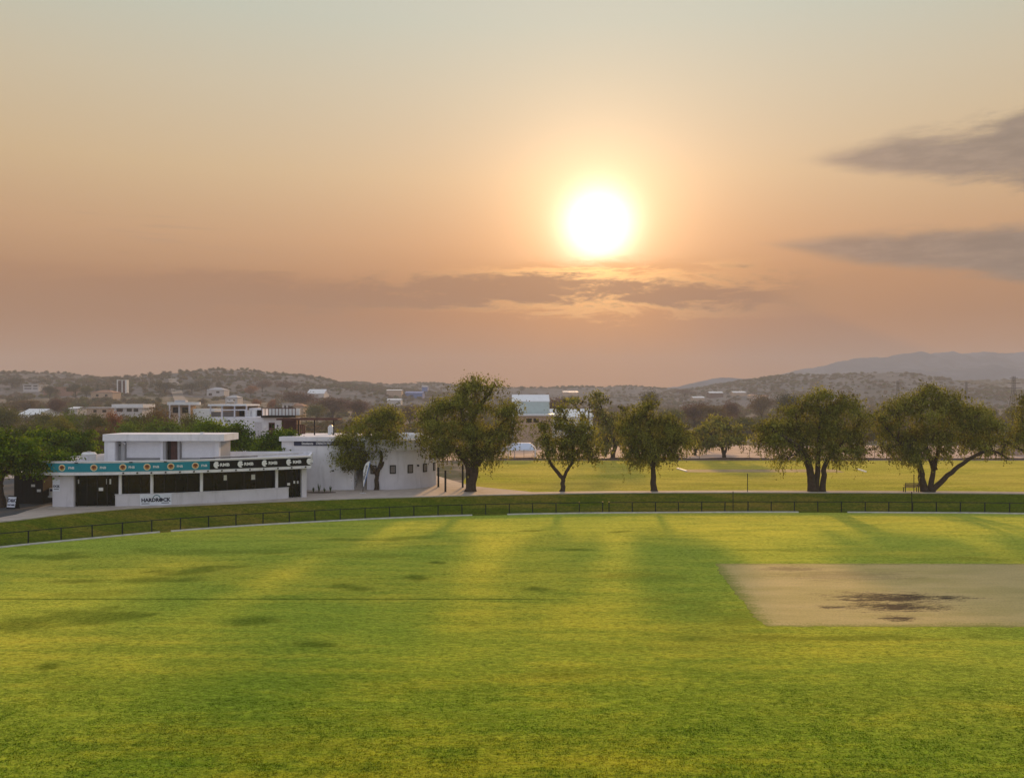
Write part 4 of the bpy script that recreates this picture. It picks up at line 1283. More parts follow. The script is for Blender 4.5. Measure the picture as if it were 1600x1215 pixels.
for p in (329, 347, 366.5, 385):
    MB().box(tx(p, Y4), tx(p, Y4) + .16, Y4 - .3, Y4 - .14, zt0, tz(634, Y4) - .003).build('column', M['grey_wall'], tb_)
MB().box(tx(328, Y4), tx(386, Y4), Y4 - .28, Y4 - .16, tz(641, Y4), tz(639.4, Y4)).build('cross_rail', M['white'], tb_)
for a, b_ in ((331, 346), (349.5, 365.5)):
    lf = MB().box(tx(a, Y4), tx(b_, Y4), Y4 - .2, Y4 - .17, zt0, tz(643, Y4)).build('louvre_panel', M['louvre'], tb_)
    for k in range(6):
        z = zt0 + (tz(643, Y4) - zt0) * (k + .5) / 6
        MB().box(tx(a, Y4), tx(b_, Y4), Y4 - .26, Y4 - .203, z - .05, z + .03).build('slat', M['louvre'], lf)
MB().box(tx(387, Y4), tx(409, Y4), Y4 + .5, Y4 + 4.9, zt0, tz(637.5, Y4)).build('terrace_wall', M['white'], tb_)
for a, b_ in ((372, 380), (400, 407)):
    MB().box(tx(a, Y4), tx(b_, Y4), Y4 + .42, Y4 + .497, zt0 + .1, tz(640.5, Y4)).build('window', M['glass'], tb_)
for a, b_ in ((381, 390), (392, 399)):
    MB().box(tx(a, Y4), tx(b_, Y4), Y4 + .36, Y4 + .41, zt0, tz(640.5, Y4)).build('curtain', M['paper'], tb_)
# projecting balcony
MB().box(tx(410), tx(464), Y3 - .6, Y3 + 4, tz(652) + .003, tz(649)).build('balcony_slab', M['dark_metal'], tb_)
MB().box(tx(412), tx(462), Y3 + 2.0, Y3 + 2.2, tz(649) + .003, tz(638)).build('balcony_wall', M['paper'], tb_)
MB().box(tx(410), tx(464), Y3 - .55, Y3 - .47, tz(638.3), tz(637)).build('rail', M['brown'], tb_)
for k in range(11):
    p = 410.5 + k * 5.25
    MB().box(tx(p), tx(p) + .07, Y3 - .54, Y3 - .48, tz(649) + .003, tz(638.3) - .003).build('baluster', M['brown'], tb_)

# ------------------------------------------------------------------ boundary fence and kerb boards
fpts = []
L = np.r_[0, np.cumsum(np.linalg.norm(np.diff(kb, axis=0), axis=1))]
def on_kerb(s_, off=0.0):
    x = np.interp(s_, L, kb[:, 0]); y = np.interp(s_, L, kb[:, 1])
    x2 = np.interp(s_ + .3, L, kb[:, 0]); y2 = np.interp(s_ + .3, L, kb[:, 1])
    t = np.array([x2 - x, y2 - y]); t /= max(np.linalg.norm(t), 1e-6)
    return np.array([x, y]) + np.array([-t[1], t[0]]) * off, math.atan2(t[1], t[0])
def s_of(px):
    k = 800 + kb[:, 0] / kb[:, 1] * F
    ok = kb[:, 1] > 45
    return float(np.interp(px, k[ok], L[ok]))
FH = .92
post_me = None
def fence_run(sa, sb, label):
    global post_me
    n_ = max(1, round((sb - sa) / 2.1))
    p, _ = on_kerb(sa, .45)
    root = thing('boundary_fence', (p[0], p[1], 0), label, 'fence', 'low rail fence round the oval')
    top, mid = [], []
    for k in range(n_ + 1):
        s_ = sa + (sb - sa) * k / n_
        p, yaw = on_kerb(s_, .45)
        if post_me is None:
            mb = MB(); mb.box(-.04, .04, -.04, .04, -.1, FH + .05)
            o = mb.build('post', M['fence_metal']); post_me = o.data
            bpy.data.objects.remove(o)
        o = link('post', post_me, root, False)
        o.location = (p[0] - root.location.x, p[1] - root.location.y, 0); o.rotation_euler = (random.gauss(0, .012), random.gauss(0, .012), yaw)
    m_ = max(2, int((sb - sa) / 1.05))
    line = [on_kerb(sa + (sb - sa) * k / m_, .45)[0] for k in range(m_ + 1)]
    MB().tube([(p[0], p[1], FH) for p in line], .034, 6).build('top_rail', M['fence_metal'], root)
    MB().tube([(p[0], p[1], .16) for p in line], .010, 5).build('bottom_wire', M['fence_metal'], root)
    MB().tube([(p[0], p[1], .50) for p in line], .007, 5).build('middle_wire', M['fence_metal'], root)
fence_run(s_of(-60), s_of(943), 'low dark rail fence below the clubhouse, from the left edge to the gap')
fence_run(s_of(953), s_of(1660), 'low dark rail fence right of the gap, running to the right edge')
def kerb_run(sa, sb, label):
    rows = []
    for s_ in np.linspace(sa, sb, max(3, int((sb - sa) / .8))):
        p, _ = on_kerb(s_, .02); q, _ = on_kerb(s_, .22)
        rows.append([(p[0], p[1], -.1), (p[0], p[1], .09), (q[0], q[1], .09), (q[0], q[1], -.1)])
    mb = MB(); mb.loft(rows, True); mb.quad(*rows[0]); mb.quad(*reversed(rows[-1]))
    tag(mb.build('boundary_kerb', M['kerb']), label, 'kerb', 'pale kerb sections at the foot of the fence')
kerb_run(s_of(-60), s_of(250), 'pale kerb section at the left edge, below the clubhouse')
kerb_run(s_of(268), s_of(738), 'long pale kerb section between the clubhouse and the tallest pepper tree')
kerb_run(s_of(793), s_of(1248), 'pale kerb section below the middle of the tree row')
kerb_run(s_of(1325), s_of(1660), 'pale kerb section below the bench, at the right edge')

# thin poles, bench, posts, flag
def slim_pole(p, h, r, label, grp='thin dark poles by the path'):
    root = thing('thin_pole', p, label, 'pole', grp)
    MB().tube([(p[0], p[1], p[2] - .1), (p[0], p[1], p[2] + h)], r, 8).build('shaft', M['dark_metal'], root)
    MB().tube([(p[0], p[1], p[2] + h + .002), (p[0], p[1], p[2] + h + .04)], r * 1.4, 8).build('cap', M['dark_metal'], root)
def bank_pt(px, py):
    p = G(px, py, .6)
    return p
slim_pole(G(1168, 768.5, ZB), 1.72, .035, 'thin dark pole on the path, left of the twin-trunk tree')
p, _ = on_kerb(s_of(1149), .75); slim_pole((p[0], p[1], .02), 1.75, .035, 'thin dark pole on the bank below the first thin pole')
slim_pole(G(1428, 768.5, ZB), 1.62, .035, 'thin dark pole rising behind the bench')
p, _ = on_kerb(s_of(1430), .75); slim_pole((p[0], p[1], .02), 1.75, .035, 'thin dark pole on the bank below the bench')
for (px, py, pt, lb) in ((685, 760.5, 730, 'black square post closest to the round building wall'), (696, 768, 735, 'black square post nearest the path edge, second from the round building'),
                         (723, 761, 725, 'tallest black square post, left of the big pepper trunk'), (729.5, 763, 728, 'black square post touching the big pepper trunk')):
    c_ = G(px, py, ZB)
    h_ = (py - pt) * c_.y / F
    root = thing('black_post', c_, lb, 'post', 'black posts on the plaza')
    MB().box(c_.x - .09, c_.x + .09, c_.y - .09, c_.y + .09, ZB + .012, ZB + h_).build('shaft', M['dark_metal'], root)
    MB().box(c_.x - .10, c_.x + .10, c_.y - .10, c_.y + .10, ZB + h_ + .002, ZB + h_ + .03).build('cap', M['dark_metal'], root)
    MB().box(c_.x - .15, c_.x + .15, c_.y - .15, c_.y + .15, ZB + .004, ZB + .012 - .002).build('base_plate', M['dark_metal'], root)
# bench
c_ = G(1423.5, 768.3, ZB)
be = thing('park_bench', c_, 'dark slatted park bench on the path left of the three-trunk tree', 'bench')
for sx_ in (-.62, .62):
    for yy in (-.2, .2):
        MB().box(c_.x + sx_ - .03, c_.x + sx_ + .03, c_.y + yy - .03, c_.y + yy + .03, ZB + .005, ZB + (.42 if yy > 0 else .88)).build('leg', M['dark_metal'], be)
    MB().box(c_.x + sx_ - .03, c_.x + sx_ + .03, c_.y - .18, c_.y + .24, ZB + .60, ZB + .64).build('armrest', M['dark_metal'], be)
for k in range(4):
    MB().box(c_.x - .68, c_.x + .68, c_.y - .16 + .11 * k, c_.y - .07 + .11 * k, ZB + .423, ZB + .455).build('seat_slat', M['wood'], be)
for k in range(3):
    MB().box(c_.x - .68, c_.x + .68, c_.y - .26, c_.y - .232, ZB + .52 + .13 * k, ZB + .61 + .13 * k).build('back_slat', M['wood'], be)
# feather flag
c_ = G(567, 770.5, ZB)
ff = thing('feather_flag', c_, 'white feather flag with blue edge on a thin pole, left of the slender tree', 'flag')
MB().tube([(c_.x, c_.y, ZB + .01), (c_.x + .02, c_.y, ZB + 1.0), (c_.x + .03, c_.y, ZB + 2.1), (c_.x + .22, c_.y, ZB + 2.75), (c_.x + .62, c_.y, ZB + 3.02)], [.025, .022, .018, .014, .008], 6).build('pole', M['dark_metal'], ff)
MB().box(c_.x - .28, c_.x + .28, c_.y - .05, c_.y + .05, ZB + .006, ZB + .04).build('base', M['roof_white'], ff)
MB().box(c_.x - .05, c_.x + .05, c_.y - .28, c_.y + .28, ZB + .042, ZB + .07).build('base', M['roof_white'], ff)
fo = [(.03, .62), (.08, .62), (.26, 1.2), (.46, 1.9), (.64, 2.6), (.70, 2.95), (.60, 3.02), (.40, 2.92), (.22, 2.72), (.10, 2.45), (.04, 2.1), (.02, 1.2)]
fl_ = plate(fo, (c_.x, c_.y + .01, ZB), 0, .02).build('cloth', M['ink'], ff)
plate([(.085, .62), (.265, 1.2), (.465, 1.9), (.645, 2.6), (.705, 2.95), (.64, 2.9), (.57, 2.6), (.39, 1.9), (.20, 1.2)], (c_.x, c_.y - .012, ZB), 0, .008).build('blue_edge', M['blue'], fl_)
put_text('WINDHOEK', .26, (c_.x + .25, c_.y - .018, ZB + 1.95), 0, M['black_ink'], fl_, tilt=RAD(78), bold=.006, depth=.004)
# planting bed with aloes in front of the white wall
c_ = G(502, 769.5, ZB)
tag(MB().prism([(c_.x + 1.3 * math.cos(a) * (1 + .1 * math.sin(3 * a)), c_.y + .45 * math.sin(a)) for a in np.linspace(0, 6.283, 24, endpoint=False)], ZB, ZB + .06).build('planting_bed', M['soil']), 'small bare planting bed at the foot of the white wall', 'planting bed')
for k, (dx_, h_, lb) in enumerate(((-.75, .55, 'low spiky plant at the left end of the small planting bed'), (-.22, .95, 'tallest spiky plant, left of the middle of the small planting bed'), (.30, .5, 'low spiky plant right of the middle of the small planting bed'), (.85, .85, 'upright spiky plant at the right end of the small planting bed'))):
    root = thing('spiky_plant', (c_.x + dx_, c_.y, ZB + .06), lb, 'plant', 'spiky plants in the planting bed')
    for j in range(9):
        a = j * 2.4; r_ = .10 + .18 * random.random()
        t0 = Vector((c_.x + dx_, c_.y, ZB + .05)); t1 = t0 + Vector((math.cos(a) * r_, math.sin(a) * r_, h_ * random.uniform(.55, 1)))
        sd_ = Vector((-math.sin(a), math.cos(a), 0)) * .04
        m1 = t0.lerp(t1, .5) + Vector((0, 0, .05))
        mb = MB(); mb.quad(t0 - sd_ * .6, t0 + sd_ * .6, m1 + sd_, m1 - sd_); mb.quad(m1 - sd_, m1 + sd_, t1)
        o = mb.build('leaf', M['leaf_acacia'], root, fix=False)

# ------------------------------------------------------------------ left edge: kiosk, sign board, trailer
Yk = 74.5
def kx(p, Y=Yk): return (p - 800) / F * Y
def kz(p, Y=Yk): return CZ - (p - HZ) / F * Y
kk = thing('black_kiosk', (kx(45), Yk, ZB), 'black steel kiosk with a pale roof edge, under the left acacia', 'kiosk')
zk = ZB + .012
MB().box(kx(22), kx(67), Yk, Yk + 2.4, zk, kz(740)).build('body', M['dark_metal'], kk)
MB().box(kx(21), kx(75), Yk - .12, Yk + 2.5, kz(740) + .003, kz(738)).build('roof', M['kerb'], kk)
for k in range(7):
    p = 24 + k * 6.2
    MB().box(kx(p), kx(p) + .29, Yk - .02, Yk - .003, zk + .05, kz(740) - .06).build('panel', M['dark_metal'], kk)
MB().box(kx(49), kx(55), Yk - .035, Yk - .023, kz(760.2), kz(756.3)).build('notice', M['paper'], kk)
MB().box(kx(58), kx(64), Yk - .035, Yk - .023, kz(768), kz(764)).build('notice', M['paper'], kk)
sf = thing('slatted_gate', (kx(76, 78), 78, ZB), 'maroon slatted gate between the black kiosk and the clubhouse pier', 'gate')
for k in range(6):
    p = 68 + k * 2.9
    MB().box(kx(p, 78), kx(p, 78) + .13, 78, 78.04, zk, kz(744, 78)).build('slat', M['brown'], sf)
MB().box(kx(67, 78), kx(86, 78), 78.043, 78.09, kz(747, 78), kz(745.5, 78)).build('rail', M['brown'], sf)
MB().box(kx(67, 78), kx(86, 78), 78.043, 78.09, kz(775, 78), kz(773.5, 78)).build('rail', M['brown'], sf)
tl = thing('counter_table', (kx(76, 75.6), 75.6, ZB), 'black table with a white top board beside the clubhouse pier', 'table')
zt_ = kz(776.5, 75.6)
MB().box(kx(67.5, 75.6), kx(88, 75.6), 75.3, 76.0, zt_ + .003, kz(774, 75.6) + .02).build('table_top', M['ink'], tl)
for p in (68.5, 86):
    for yy in (75.35, 75.9):
        MB().box(kx(p, 75.6), kx(p, 75.6) + .06, yy, yy + .06, zk, zt_).build('leg', M['dark_metal'], tl)
MB().box(kx(68.5, 75.6), kx(87, 75.6), 75.98, 76.02, zk + .02, zt_ - .01).build('back_panel', M['dark_metal'], tl)
bs = thing('upright_box', (kx(79, 75.6), 75.7, zt_), 'white upright box standing on the table beside the clubhouse pier', 'box')
MB().box(kx(75.5, 75.6), kx(83, 75.6), 75.5, 75.8, kz(774, 75.6) + .023, kz(762, 75.6)).build('body', M['paper'], bs)
MB().box(kx(79, 75.6), kx(84, 75.6), 75.47, 75.497, kz(767, 75.6), kz(763.5, 75.6)).build('label_patch', M['black_ink'], bs)
# leaning sign board
c_ = G(17, 794.5, ZB + .01)
ab = thing('sandwich_board', c_, 'white sandwich board sign with blue lettering at the left edge', 'sign')
yaw = RAD(-14)
def lean(a, h, d=0.0):
    q = Vector((c_.x, c_.y, ZB + .01)) + Vector((math.cos(yaw), math.sin(yaw), 0)) * a + Vector((-math.sin(yaw), math.cos(yaw), 0)) * (h * .22 - d) + Vector((0, 0, h))
    return q
def lean_board(a0, a1, h0, h1, d0, d1, name, m_, par, flip=1):
    mb = MB()
    P_ = []
    for d in (d0, d1):
        for a, h in ((a0, h0), (a1, h0), (a1, h1), (a0, h1)):
            q = lean(a, h, d)
            if flip < 0:
                q = lean(a, h, -d) + Vector((-math.sin(yaw), math.cos(yaw), 0)) * (.44 - .44 * h)
            P_.append(q)
    mb.v = [tuple(p) for p in P_]
    mb.f = [(0, 1, 2, 3), (7, 6, 5, 4), (0, 4, 5, 1), (1, 5, 6, 2), (2, 6, 7, 3), (3, 7, 4, 0)]
    return mb.build(name, m_, par)
lean_board(-.42, .42, .0, 1.0, 0, .03, 'frame', M['black_banner'], ab)
lean_board(-.42, .42, .0, 1.0, 0, .03, 'back_frame', M['black_banner'], ab, -1)
bd = lean_board(-.38, .38, .12, .93, .032, .045, 'board', M['sign_white'], ab)
def lean_text(txt, size, h, sx=1.0):
    me = text_mesh(txt, size, .012, .004)
    me.materials.clear(); me.materials.append(M['navy'])
    q = lean(0, h, .052)
    mt = Matrix.Translation(q) @ Matrix.Rotation(yaw, 4, 'Z') @ Matrix.Rotation(RAD(90) - math.atan(.22), 4, 'X') @ Matrix.Diagonal((sx, 1, 1, 1))
    me.transform(mt)
    link('lettering', me, bd)
lean_text('D&K', .38, .64); lean_text('PLAY AREA', .15, .30, .9)

# ------------------------------------------------------------------ far side of the second field
# wire fence
Yw = 148.6
wf = thing('wire_fence', (40, Yw, 0), 'tall wire fence on thin posts along the far side of the second field', 'fence')
for k in range(26):
    x = 2 + k * 4.2
    MB().box(x - .03, x + .03, Yw - .03, Yw + .03, -.1, 1.75).build('post', M['dark_metal'], wf)
for z in (.1, .65, 1.2, 1.72):
    MB().tube([(2, Yw, z), (107, Yw, z)], .012, 5).build('wire', M['dark_metal'], wf)
mb = MB()
R = []
for x in np.linspace(-2, 110, 90):
    h_ = .28 + .22 * random.random()
    R.append([(x, Yw - .9, 0), (x, Yw - .7, h_), (x, Yw - .3, h_ * .9), (x, Yw - .1, 0)])
mb.loft(R)
tag(mb.build('edge_mound', M['soil']), kind='structure')
# white sight boards beside the far wicket
for px, py, pt, lb, a in ((1057, 732, 730.5, 'white boundary board lying left of the far wicket', 1), (1338, 733, 731, 'white boundary board lying right of the far wicket', 2)):
    c_ = G(px, py); e = G(px + 14, py + 4.5)
    mb = MB()
    mb.v = [(c_.x, c_.y, .0), (e.x, e.y, .0), (e.x + .3, e.y + .25, .0), (c_.x + .3, c_.y + .25, .0), (c_.x, c_.y, .14), (e.x, e.y, .14), (e.x + .3, e.y + .25, .14), (c_.x + .3, c_.y + .25, .14)]
    mb.f = [(0, 1, 5, 4), (1, 2, 6, 5), (2, 3, 7, 6), (3, 0, 4, 7), (4, 5, 6, 7), (3, 2, 1, 0)]
    tag(mb.build('boundary_board', M['ink']), lb, 'board', 'white boards on the second field')

# shade canopies
def canopy(px0, px1, pe, pr, Yc, depth, label, tilt=0.0):
    x0, x1 = (px0 - 800) / F * Yc, (px1 - 800) / F * Yc
    ze, zr = CZ - (pe - HZ) / F * Yc, CZ - (pr - HZ) / F * Yc
    root = thing('shade_canopy', ((x0 + x1) / 2, Yc, 0), label, 'canopy', 'pale shade canopies behind the second field')
    n_ = 14
    rows = []
    for i in range(n_ + 1):
        u = i / n_
        rr = []
        for j in range(n_ + 1):
            v = j / n_
            hgt = min(1, 1.6 * math.sin(math.pi * u) ** .75) * math.sin(math.pi * v) ** .8
            sag = .10 * math.sin(3.1416 * 2 * u) ** 2 * (1 - hgt)
            rr.append((x0 + (x1 - x0) * u, Yc + depth * v, ze + (zr - ze) * hgt - sag))
        rows.append(rr)
    mb = MB(); mb.loft(rows)
    top = mb.build('canvas', M['canvas'], root, smooth=True, fix=False)
    for x in (x0 + .1, x1 - .1):
        for y in (Yc + .05, Yc + depth - .05):
            MB().tube([(x, y, -.05), (x, y, ze + .02)], .07, 8).build('post', M['roof_white'], root)
    MB().tube([(x0, Yc, ze), (x1, Yc, ze)], .04, 6).build('edge_cable', M['roof_white'], root)
canopy(783, 805, 703.5, 698, 152, 5, 'smaller pale shade canopy behind the left of the two')
canopy(793, 838, 703, 692.5, 149.5, 6, 'larger pale shade canopy with a peaked top behind the V-forked tree')

# ------------------------------------------------------------------ far buildings
def Xp(px, Y): return (px - 800) / F * Y
def Zp(py, Y): return CZ - (py - HZ) / F * Y

def hterr(x, y):
    z = hg(x, y)
    for GX, GY, GZ in (hillA, hillB, hillC):
        if GX[0, 0] < x < GX[0, -1] and GY[0, 0] < y < GY[-1, 0]:
            j = np.interp(x, GX[0], np.arange(GX.shape[1])); i = np.interp(y, GY[:, 0], np.arange(GX.shape[0]))
            i0, j0 = min(int(i), GX.shape[0] - 2), min(int(j), GX.shape[1] - 2); a, b_ = i - i0, j - j0
            z = max(z, (GZ[i0, j0] * (1 - a) + GZ[i0 + 1, j0] * a) * (1 - b_) + (GZ[i0, j0 + 1] * (1 - a) + GZ[i0 + 1, j0 + 1] * a) * b_)
    return z

def solve(px, py, h_, y0=300, y1=1250):
    """distance at which something h_ tall on the terrain has its top at this pixel"""
    best, by = 1e9, y0
    for y in np.arange(y0, y1, 15):
        e = abs(Zp(py, y) - hterr(Xp(px, y), y) - h_)
        if e < best - .3: best, by = e, y
        if e < .5: break
    return float(by)

def house(name, label, px0, px1, py_top, Y, depth, wallm, roofm, kind='flat', windows=(), py_eave=None, over=.4, group=None, cat='building', py_base=None):
    if Y > 400: Y = solve((px0 + px1) / 2, py_top, 6.0)
    x0, x1 = Xp(px0, Y), Xp(px1, Y)
    zg = min(hterr(x, y) for x in (x0, x1) for y in (Y, Y + depth)) - 1.0
    zt = Zp(py_top, Y)
    ze = Zp(py_eave, Y) if py_eave else zt - .35
    root = thing(name, ((x0 + x1) / 2, Y, zg), label, cat, group)
    MB().box(x0, x1, Y, Y + depth, zg, ze).build('wall', M[wallm], root)
    if kind == 'flat':
        MB().box(x0 - over, x1 + over, Y - over, Y + depth + over, ze + .003, zt).build('roof', M[roofm], root)
    elif kind == 'gable':      # ridge along X
        mb = MB()
        ym = Y + depth / 2
        for (ya, yb) in ((Y - over, ym), (Y + depth + over, ym)):
            mb.quad((x0 - over, ya, ze), (x1 + over, ya, ze), (x1 + over, yb, zt), (x0 - over, yb, zt))
            mb.quad((x0 - over, ya, ze + .18), (x1 + over, ya, ze + .18), (x1 + over, yb, zt + .18), (x0 - over, yb, zt + .18))
            mb.quad((x0 - over, ya, ze), (x1 + over, ya, ze), (x1 + over, ya, ze + .18), (x0 - over, ya, ze + .18))
        mb.build('roof', M[roofm], root)
        for x in (x0 + .02, x1 - .02):
            MB().quad((x, Y, ze), (x, Y + depth, ze), (x, ym, zt)).build('gable', M[wallm], root)
    elif kind == 'hip':
        mb = MB(); ym = Y + depth / 2; dx_ = min((x1 - x0) * .35, depth / 2)
        a = [(x0 - over, Y - over, ze), (x1 + over, Y - over, ze), (x1 + over, Y + depth + over, ze), (x0 - over, Y + depth + over, ze)]
        r0_, r1_ = (x0 + dx_, ym, zt), (x1 - dx_, ym, zt)
        mb.quad(a[0], a[1], r1_, r0_); mb.quad(a[1], a[2], r1_); mb.quad(a[2], a[3], r0_, r1_); mb.quad(a[3], a[0], r0_); mb.quad(*a)
        mb.build('roof', M[roofm], root)
    for (a, b_, c__, d_) in windows:
        wd = MB().box(Xp(a, Y), Xp(b_, Y), Y - .06, Y - .003, Zp(d_, Y), Zp(c__, Y)).build('window', M['dark_metal'], root)
        MB().box(Xp(a, Y) + .08, Xp(b_, Y) - .08, Y - .075, Y - .063, Zp(d_, Y) + .08, Zp(c__, Y) - .08).build('pane', M['glass'], wd)
    return root

# tall sheet-clad hall right of the big pepper tree
house('sheet_hall', 'tall pale green sheet-clad hall with a white roof, right of the tallest pepper tree', 800, 858.5, 617.3, 220, 9, 'roof_pale', 'roof_white', 'gable', py_eave=627.5, over=.05)
hl = house('brick_annex', 'pinkish brick annex with white eave in front of the tall sheet hall', 803, 863, 647, 212, 7, 'tan', 'roof_white', 'flat', [(822, 831, 653.5, 660), (833.5, 842, 653.5, 660)], py_eave=649.5, over=.5)
house('white_roof_shed', 'long white-roofed shed behind the V-forked pepper tree', 860, 926, 640, 240, 16, 'roof_white', 'roof_white', 'gable', py_eave=652, over=.3)
house('long_white_house', 'long low house with a white flat roof above the shuttered roof box', 178, 222, 631.3, 330, 10, 'far_white', 'roof_white', 'flat', [(182, 192, 638, 643), (198, 206, 638, 643), (209, 216, 638, 643)], py_eave=637, over=.6)
house('pink_wall_house', 'low pinkish house left of the long white-roofed house', 136, 176, 636, 345, 9, 'tan', 'far_white', 'flat', [(146, 151, 640, 644), (160, 166, 640, 644)], py_eave=637.5)
house('shed', 'two-pitch white metal shed roof among trees at the far left', 30, 60, 639.5, 300, 14, 'roof_white', 'roof_white', 'gable', py_eave=648, over=.4)
house('shed', 'small pale shed left of the pink-walled house', 109, 121, 636, 360, 8, 'far_white', 'roof_white', 'gable', py_eave=638.5)
house('hotel_block', 'white two-storey block with strip windows on the far left slope', 36, 60, 600, 900, 14, 'far_white', 'far_white', 'flat', [(38, 49, 602, 603.8), (52, 58.5, 602, 603.8), (38, 49, 606, 607.6), (52, 58.5, 606, 607.6)], py_eave=600.9)
house('brick_hall', 'long reddish brick hall on the far left slope', 68, 112, 604.5, 860, 20, 'brick', 'roof_tile', 'flat', [(88, 91, 608, 612), (104, 107, 607, 611)], py_eave=605.4)
house('tiled_house', 'tan house with tiled roof left of the bell tower', 142, 176, 609, 720, 12, 'tan', 'roof_tile', 'hip', [(150, 154, 616, 619), (164, 168, 616, 619)], py_eave=613)
# bell tower
Yt_ = 620
root = thing('bell_tower', (Xp(190.5, Yt_), Yt_, hg(Xp(190, Yt_), Yt_)), 'slim tower with two white pillars and a brown middle on the left slope', 'tower')
zg = hg(Xp(190, Yt_), Yt_) - 1
for a, b_ in ((182.5, 184.3), (195.5, 198)):
    MB().box(Xp(a, Yt_), Xp(b_, Yt_), Yt_, Yt_ + 3.5, zg, Zp(593.2, Yt_)).build('pillar', M['paper'], root)
MB().box(Xp(190.3, Yt_), Xp(191.7, Yt_), Yt_ - .4, Yt_ - .003, zg, Zp(593.4, Yt_)).build('pillar', M['paper'], root)
MB().box(Xp(184.3, Yt_) + .02, Xp(195.5, Yt_) - .02, Yt_, Yt_ + 3.2, zg, Zp(594.4, Yt_)).build('core', M['brown'], root)
MB().box(Xp(184.3, Yt_) + .02, Xp(195.5, Yt_) - .02, Yt_ - .3, Yt_ + 3.3, Zp(594.4, Yt_) + .02, Zp(593.6, Yt_)).build('cap', M['paper'], root)
for k in range(3):
    MB().box(Xp(185.2, Yt_), Xp(189.6, Yt_), Yt_ - .06, Yt_ - .003, Zp(601 + 4 * k, Yt_), Zp(598.5 + 4 * k, Yt_)).build('opening', M['dark_metal'], root)
# round roofed pavilion
Yr = 190
root = thing('round_pavilion', (Xp(278, Yr), Yr, 0), 'pavilion with a curved white slab roof left of the terraced building', 'building')
mb = MB()
el_ = [(Xp(278, Yr) + Xp(825.2, Yr) * math.cos(a), Yr + 3.5 + 3.4 * math.sin(a)) for a in np.linspace(0, 6.283, 36, endpoint=False)]
mb.prism(el_, Zp(632.5, Yr), Zp(628, Yr)); mb.build('roof', M['roof_white'], root)
MB().box(Xp(262, Yr), Xp(292, Yr), Yr + 1.5, Yr + 5.5, -.5, Zp(632.5, Yr) - .003).build('wall', M['tan'], root)
for p in (262, 277, 293):
    MB().box(Xp(p, Yr), Xp(p, Yr) + .3, Yr + .6, Yr + .9, -.5, Zp(632.5, Yr) - .003).build('column', M['grey_wall'], root)
for a, b_ in ((266, 275), (281, 290)):
    wd = MB().box(Xp(a, Yr), Xp(b_, Yr), Yr + 1.4, Yr + 1.497, Zp(645, Yr), Zp(636, Yr)).build('window', M['glass'], root)
MB().box(Xp(266, Yr), Xp(283, Yr), Yr + 2.5, Yr + 4, Zp(628, Yr) + .003, Zp(625, Yr)).build('roof_unit', M['roof_grey'], root)
MB().box(Xp(296, Yr), Xp(330, Yr), Yr + 2, Yr + 7, -.5, Zp(638.5, Yr)).build('side_wing', M['paper'], root)
house('hill_house', 'white two-storey house among trees left of the white domed roof', 323, 350, 605, 640, 12, 'far_white', 'roof_grey', 'hip', [(326, 331, 614, 618), (338, 343, 611, 614)], py_eave=609)
house('hill_house', 'small white house with a grey roof just right of the two-storey house', 352, 371, 617.5, 520, 10, 'far_white', 'roof_grey', 'hip', [(357, 360, 624, 627), (364, 367, 624, 627)], py_eave=621)
root = thing('domed_tank', (Xp(360, 330), 330, 0), 'pale bowl-shaped tank above the terrace roof', 'tank')
MB().tube([(Xp(360, 330), 330, Zp(631.5, 330)), (Xp(360, 330), 330, Zp(629, 330)), (Xp(360, 330), 330, Zp(626, 330))], [.9, 1.4, 1.5], 20).build('bowl', M['kerb'], root)
MB().tube([(Xp(360, 330), 330, -.5), (Xp(360, 330), 330, Zp(631.5, 330) - .003)], .7, 12).build('stem', M['kerb'], root)
MB().tube([(Xp(360, 330), 330, Zp(626, 330) + .003), (Xp(360, 330), 330, Zp(625.3, 330))], [1.5, .9], 20).build('lid', M['roof_white'], root)
house('white_villa', 'white villa with arched parapets behind the balcony railing', 441, 458, 629.5, 420, 9, 'far_white', 'far_white', 'flat', [(444, 447, 633, 637), (450, 453, 633, 637)], py_eave=630.2)
house('tiled_house', 'tan tiled house right of the white villa with arched parapets', 452, 474, 630, 450, 9, 'tan', 'roof_tile', 'hip', [(458, 461, 637, 640), (466, 469, 637, 640)], py_eave=634)
house('white_block', 'bright white slanted roof on the hillside above the slender pepper tree', 480, 506, 608, 900, 20, 'far_white', 'roof_white', 'gable', py_eave=615)
house('blue_hall', 'blue sheet-clad hall on the far slope left of the tallest pepper tree', 633, 660, 611.5, 900, 20, 'blue', 'blue', 'gable', [(640, 646, 617, 619)], py_eave=614)
house('blue_shed', 'small blue shed uphill behind the blue hall', 659, 668, 602.5, 1050, 14, 'blue', 'roof_grey', 'gable', py_eave=604.5)
house('white_shed', 'low white shed left of the blue hall', 605, 626, 622.8, 640, 12, 'far_white', 'roof_white', 'gable', py_eave=625)
house('long_shed', 'long thin white roof higher up, left of the blue hall', 604, 627, 608.5, 1000, 14, 'tan', 'roof_white', 'gable', py_eave=610)
house('long_shed', 'pale long roof on the far slope right of the tall sheet hall', 880, 903, 610.5, 1200, 20, 'tan', 'roof_white', 'gable', py_eave=613)
house('tan_yard_wall', 'tan walled yard right of the slender pepper tree', 630, 660, 640.5, 330, 10, 'tan', 'tan', 'flat', [(636, 641, 646, 650)], py_eave=641.2)
house('far_shed', 'pale flat-roofed shed in the haze right of the round pepper tree', 1083, 1101, 619.3, 760, 14, 'tan', 'roof_white', 'gable', py_eave=621.5)
house('far_shed', 'dark-walled shed with a pale roof, middle of the hazy town', 1109, 1130, 611.5, 850, 16, 'brown', 'roof_white', 'gable', py_eave=614)
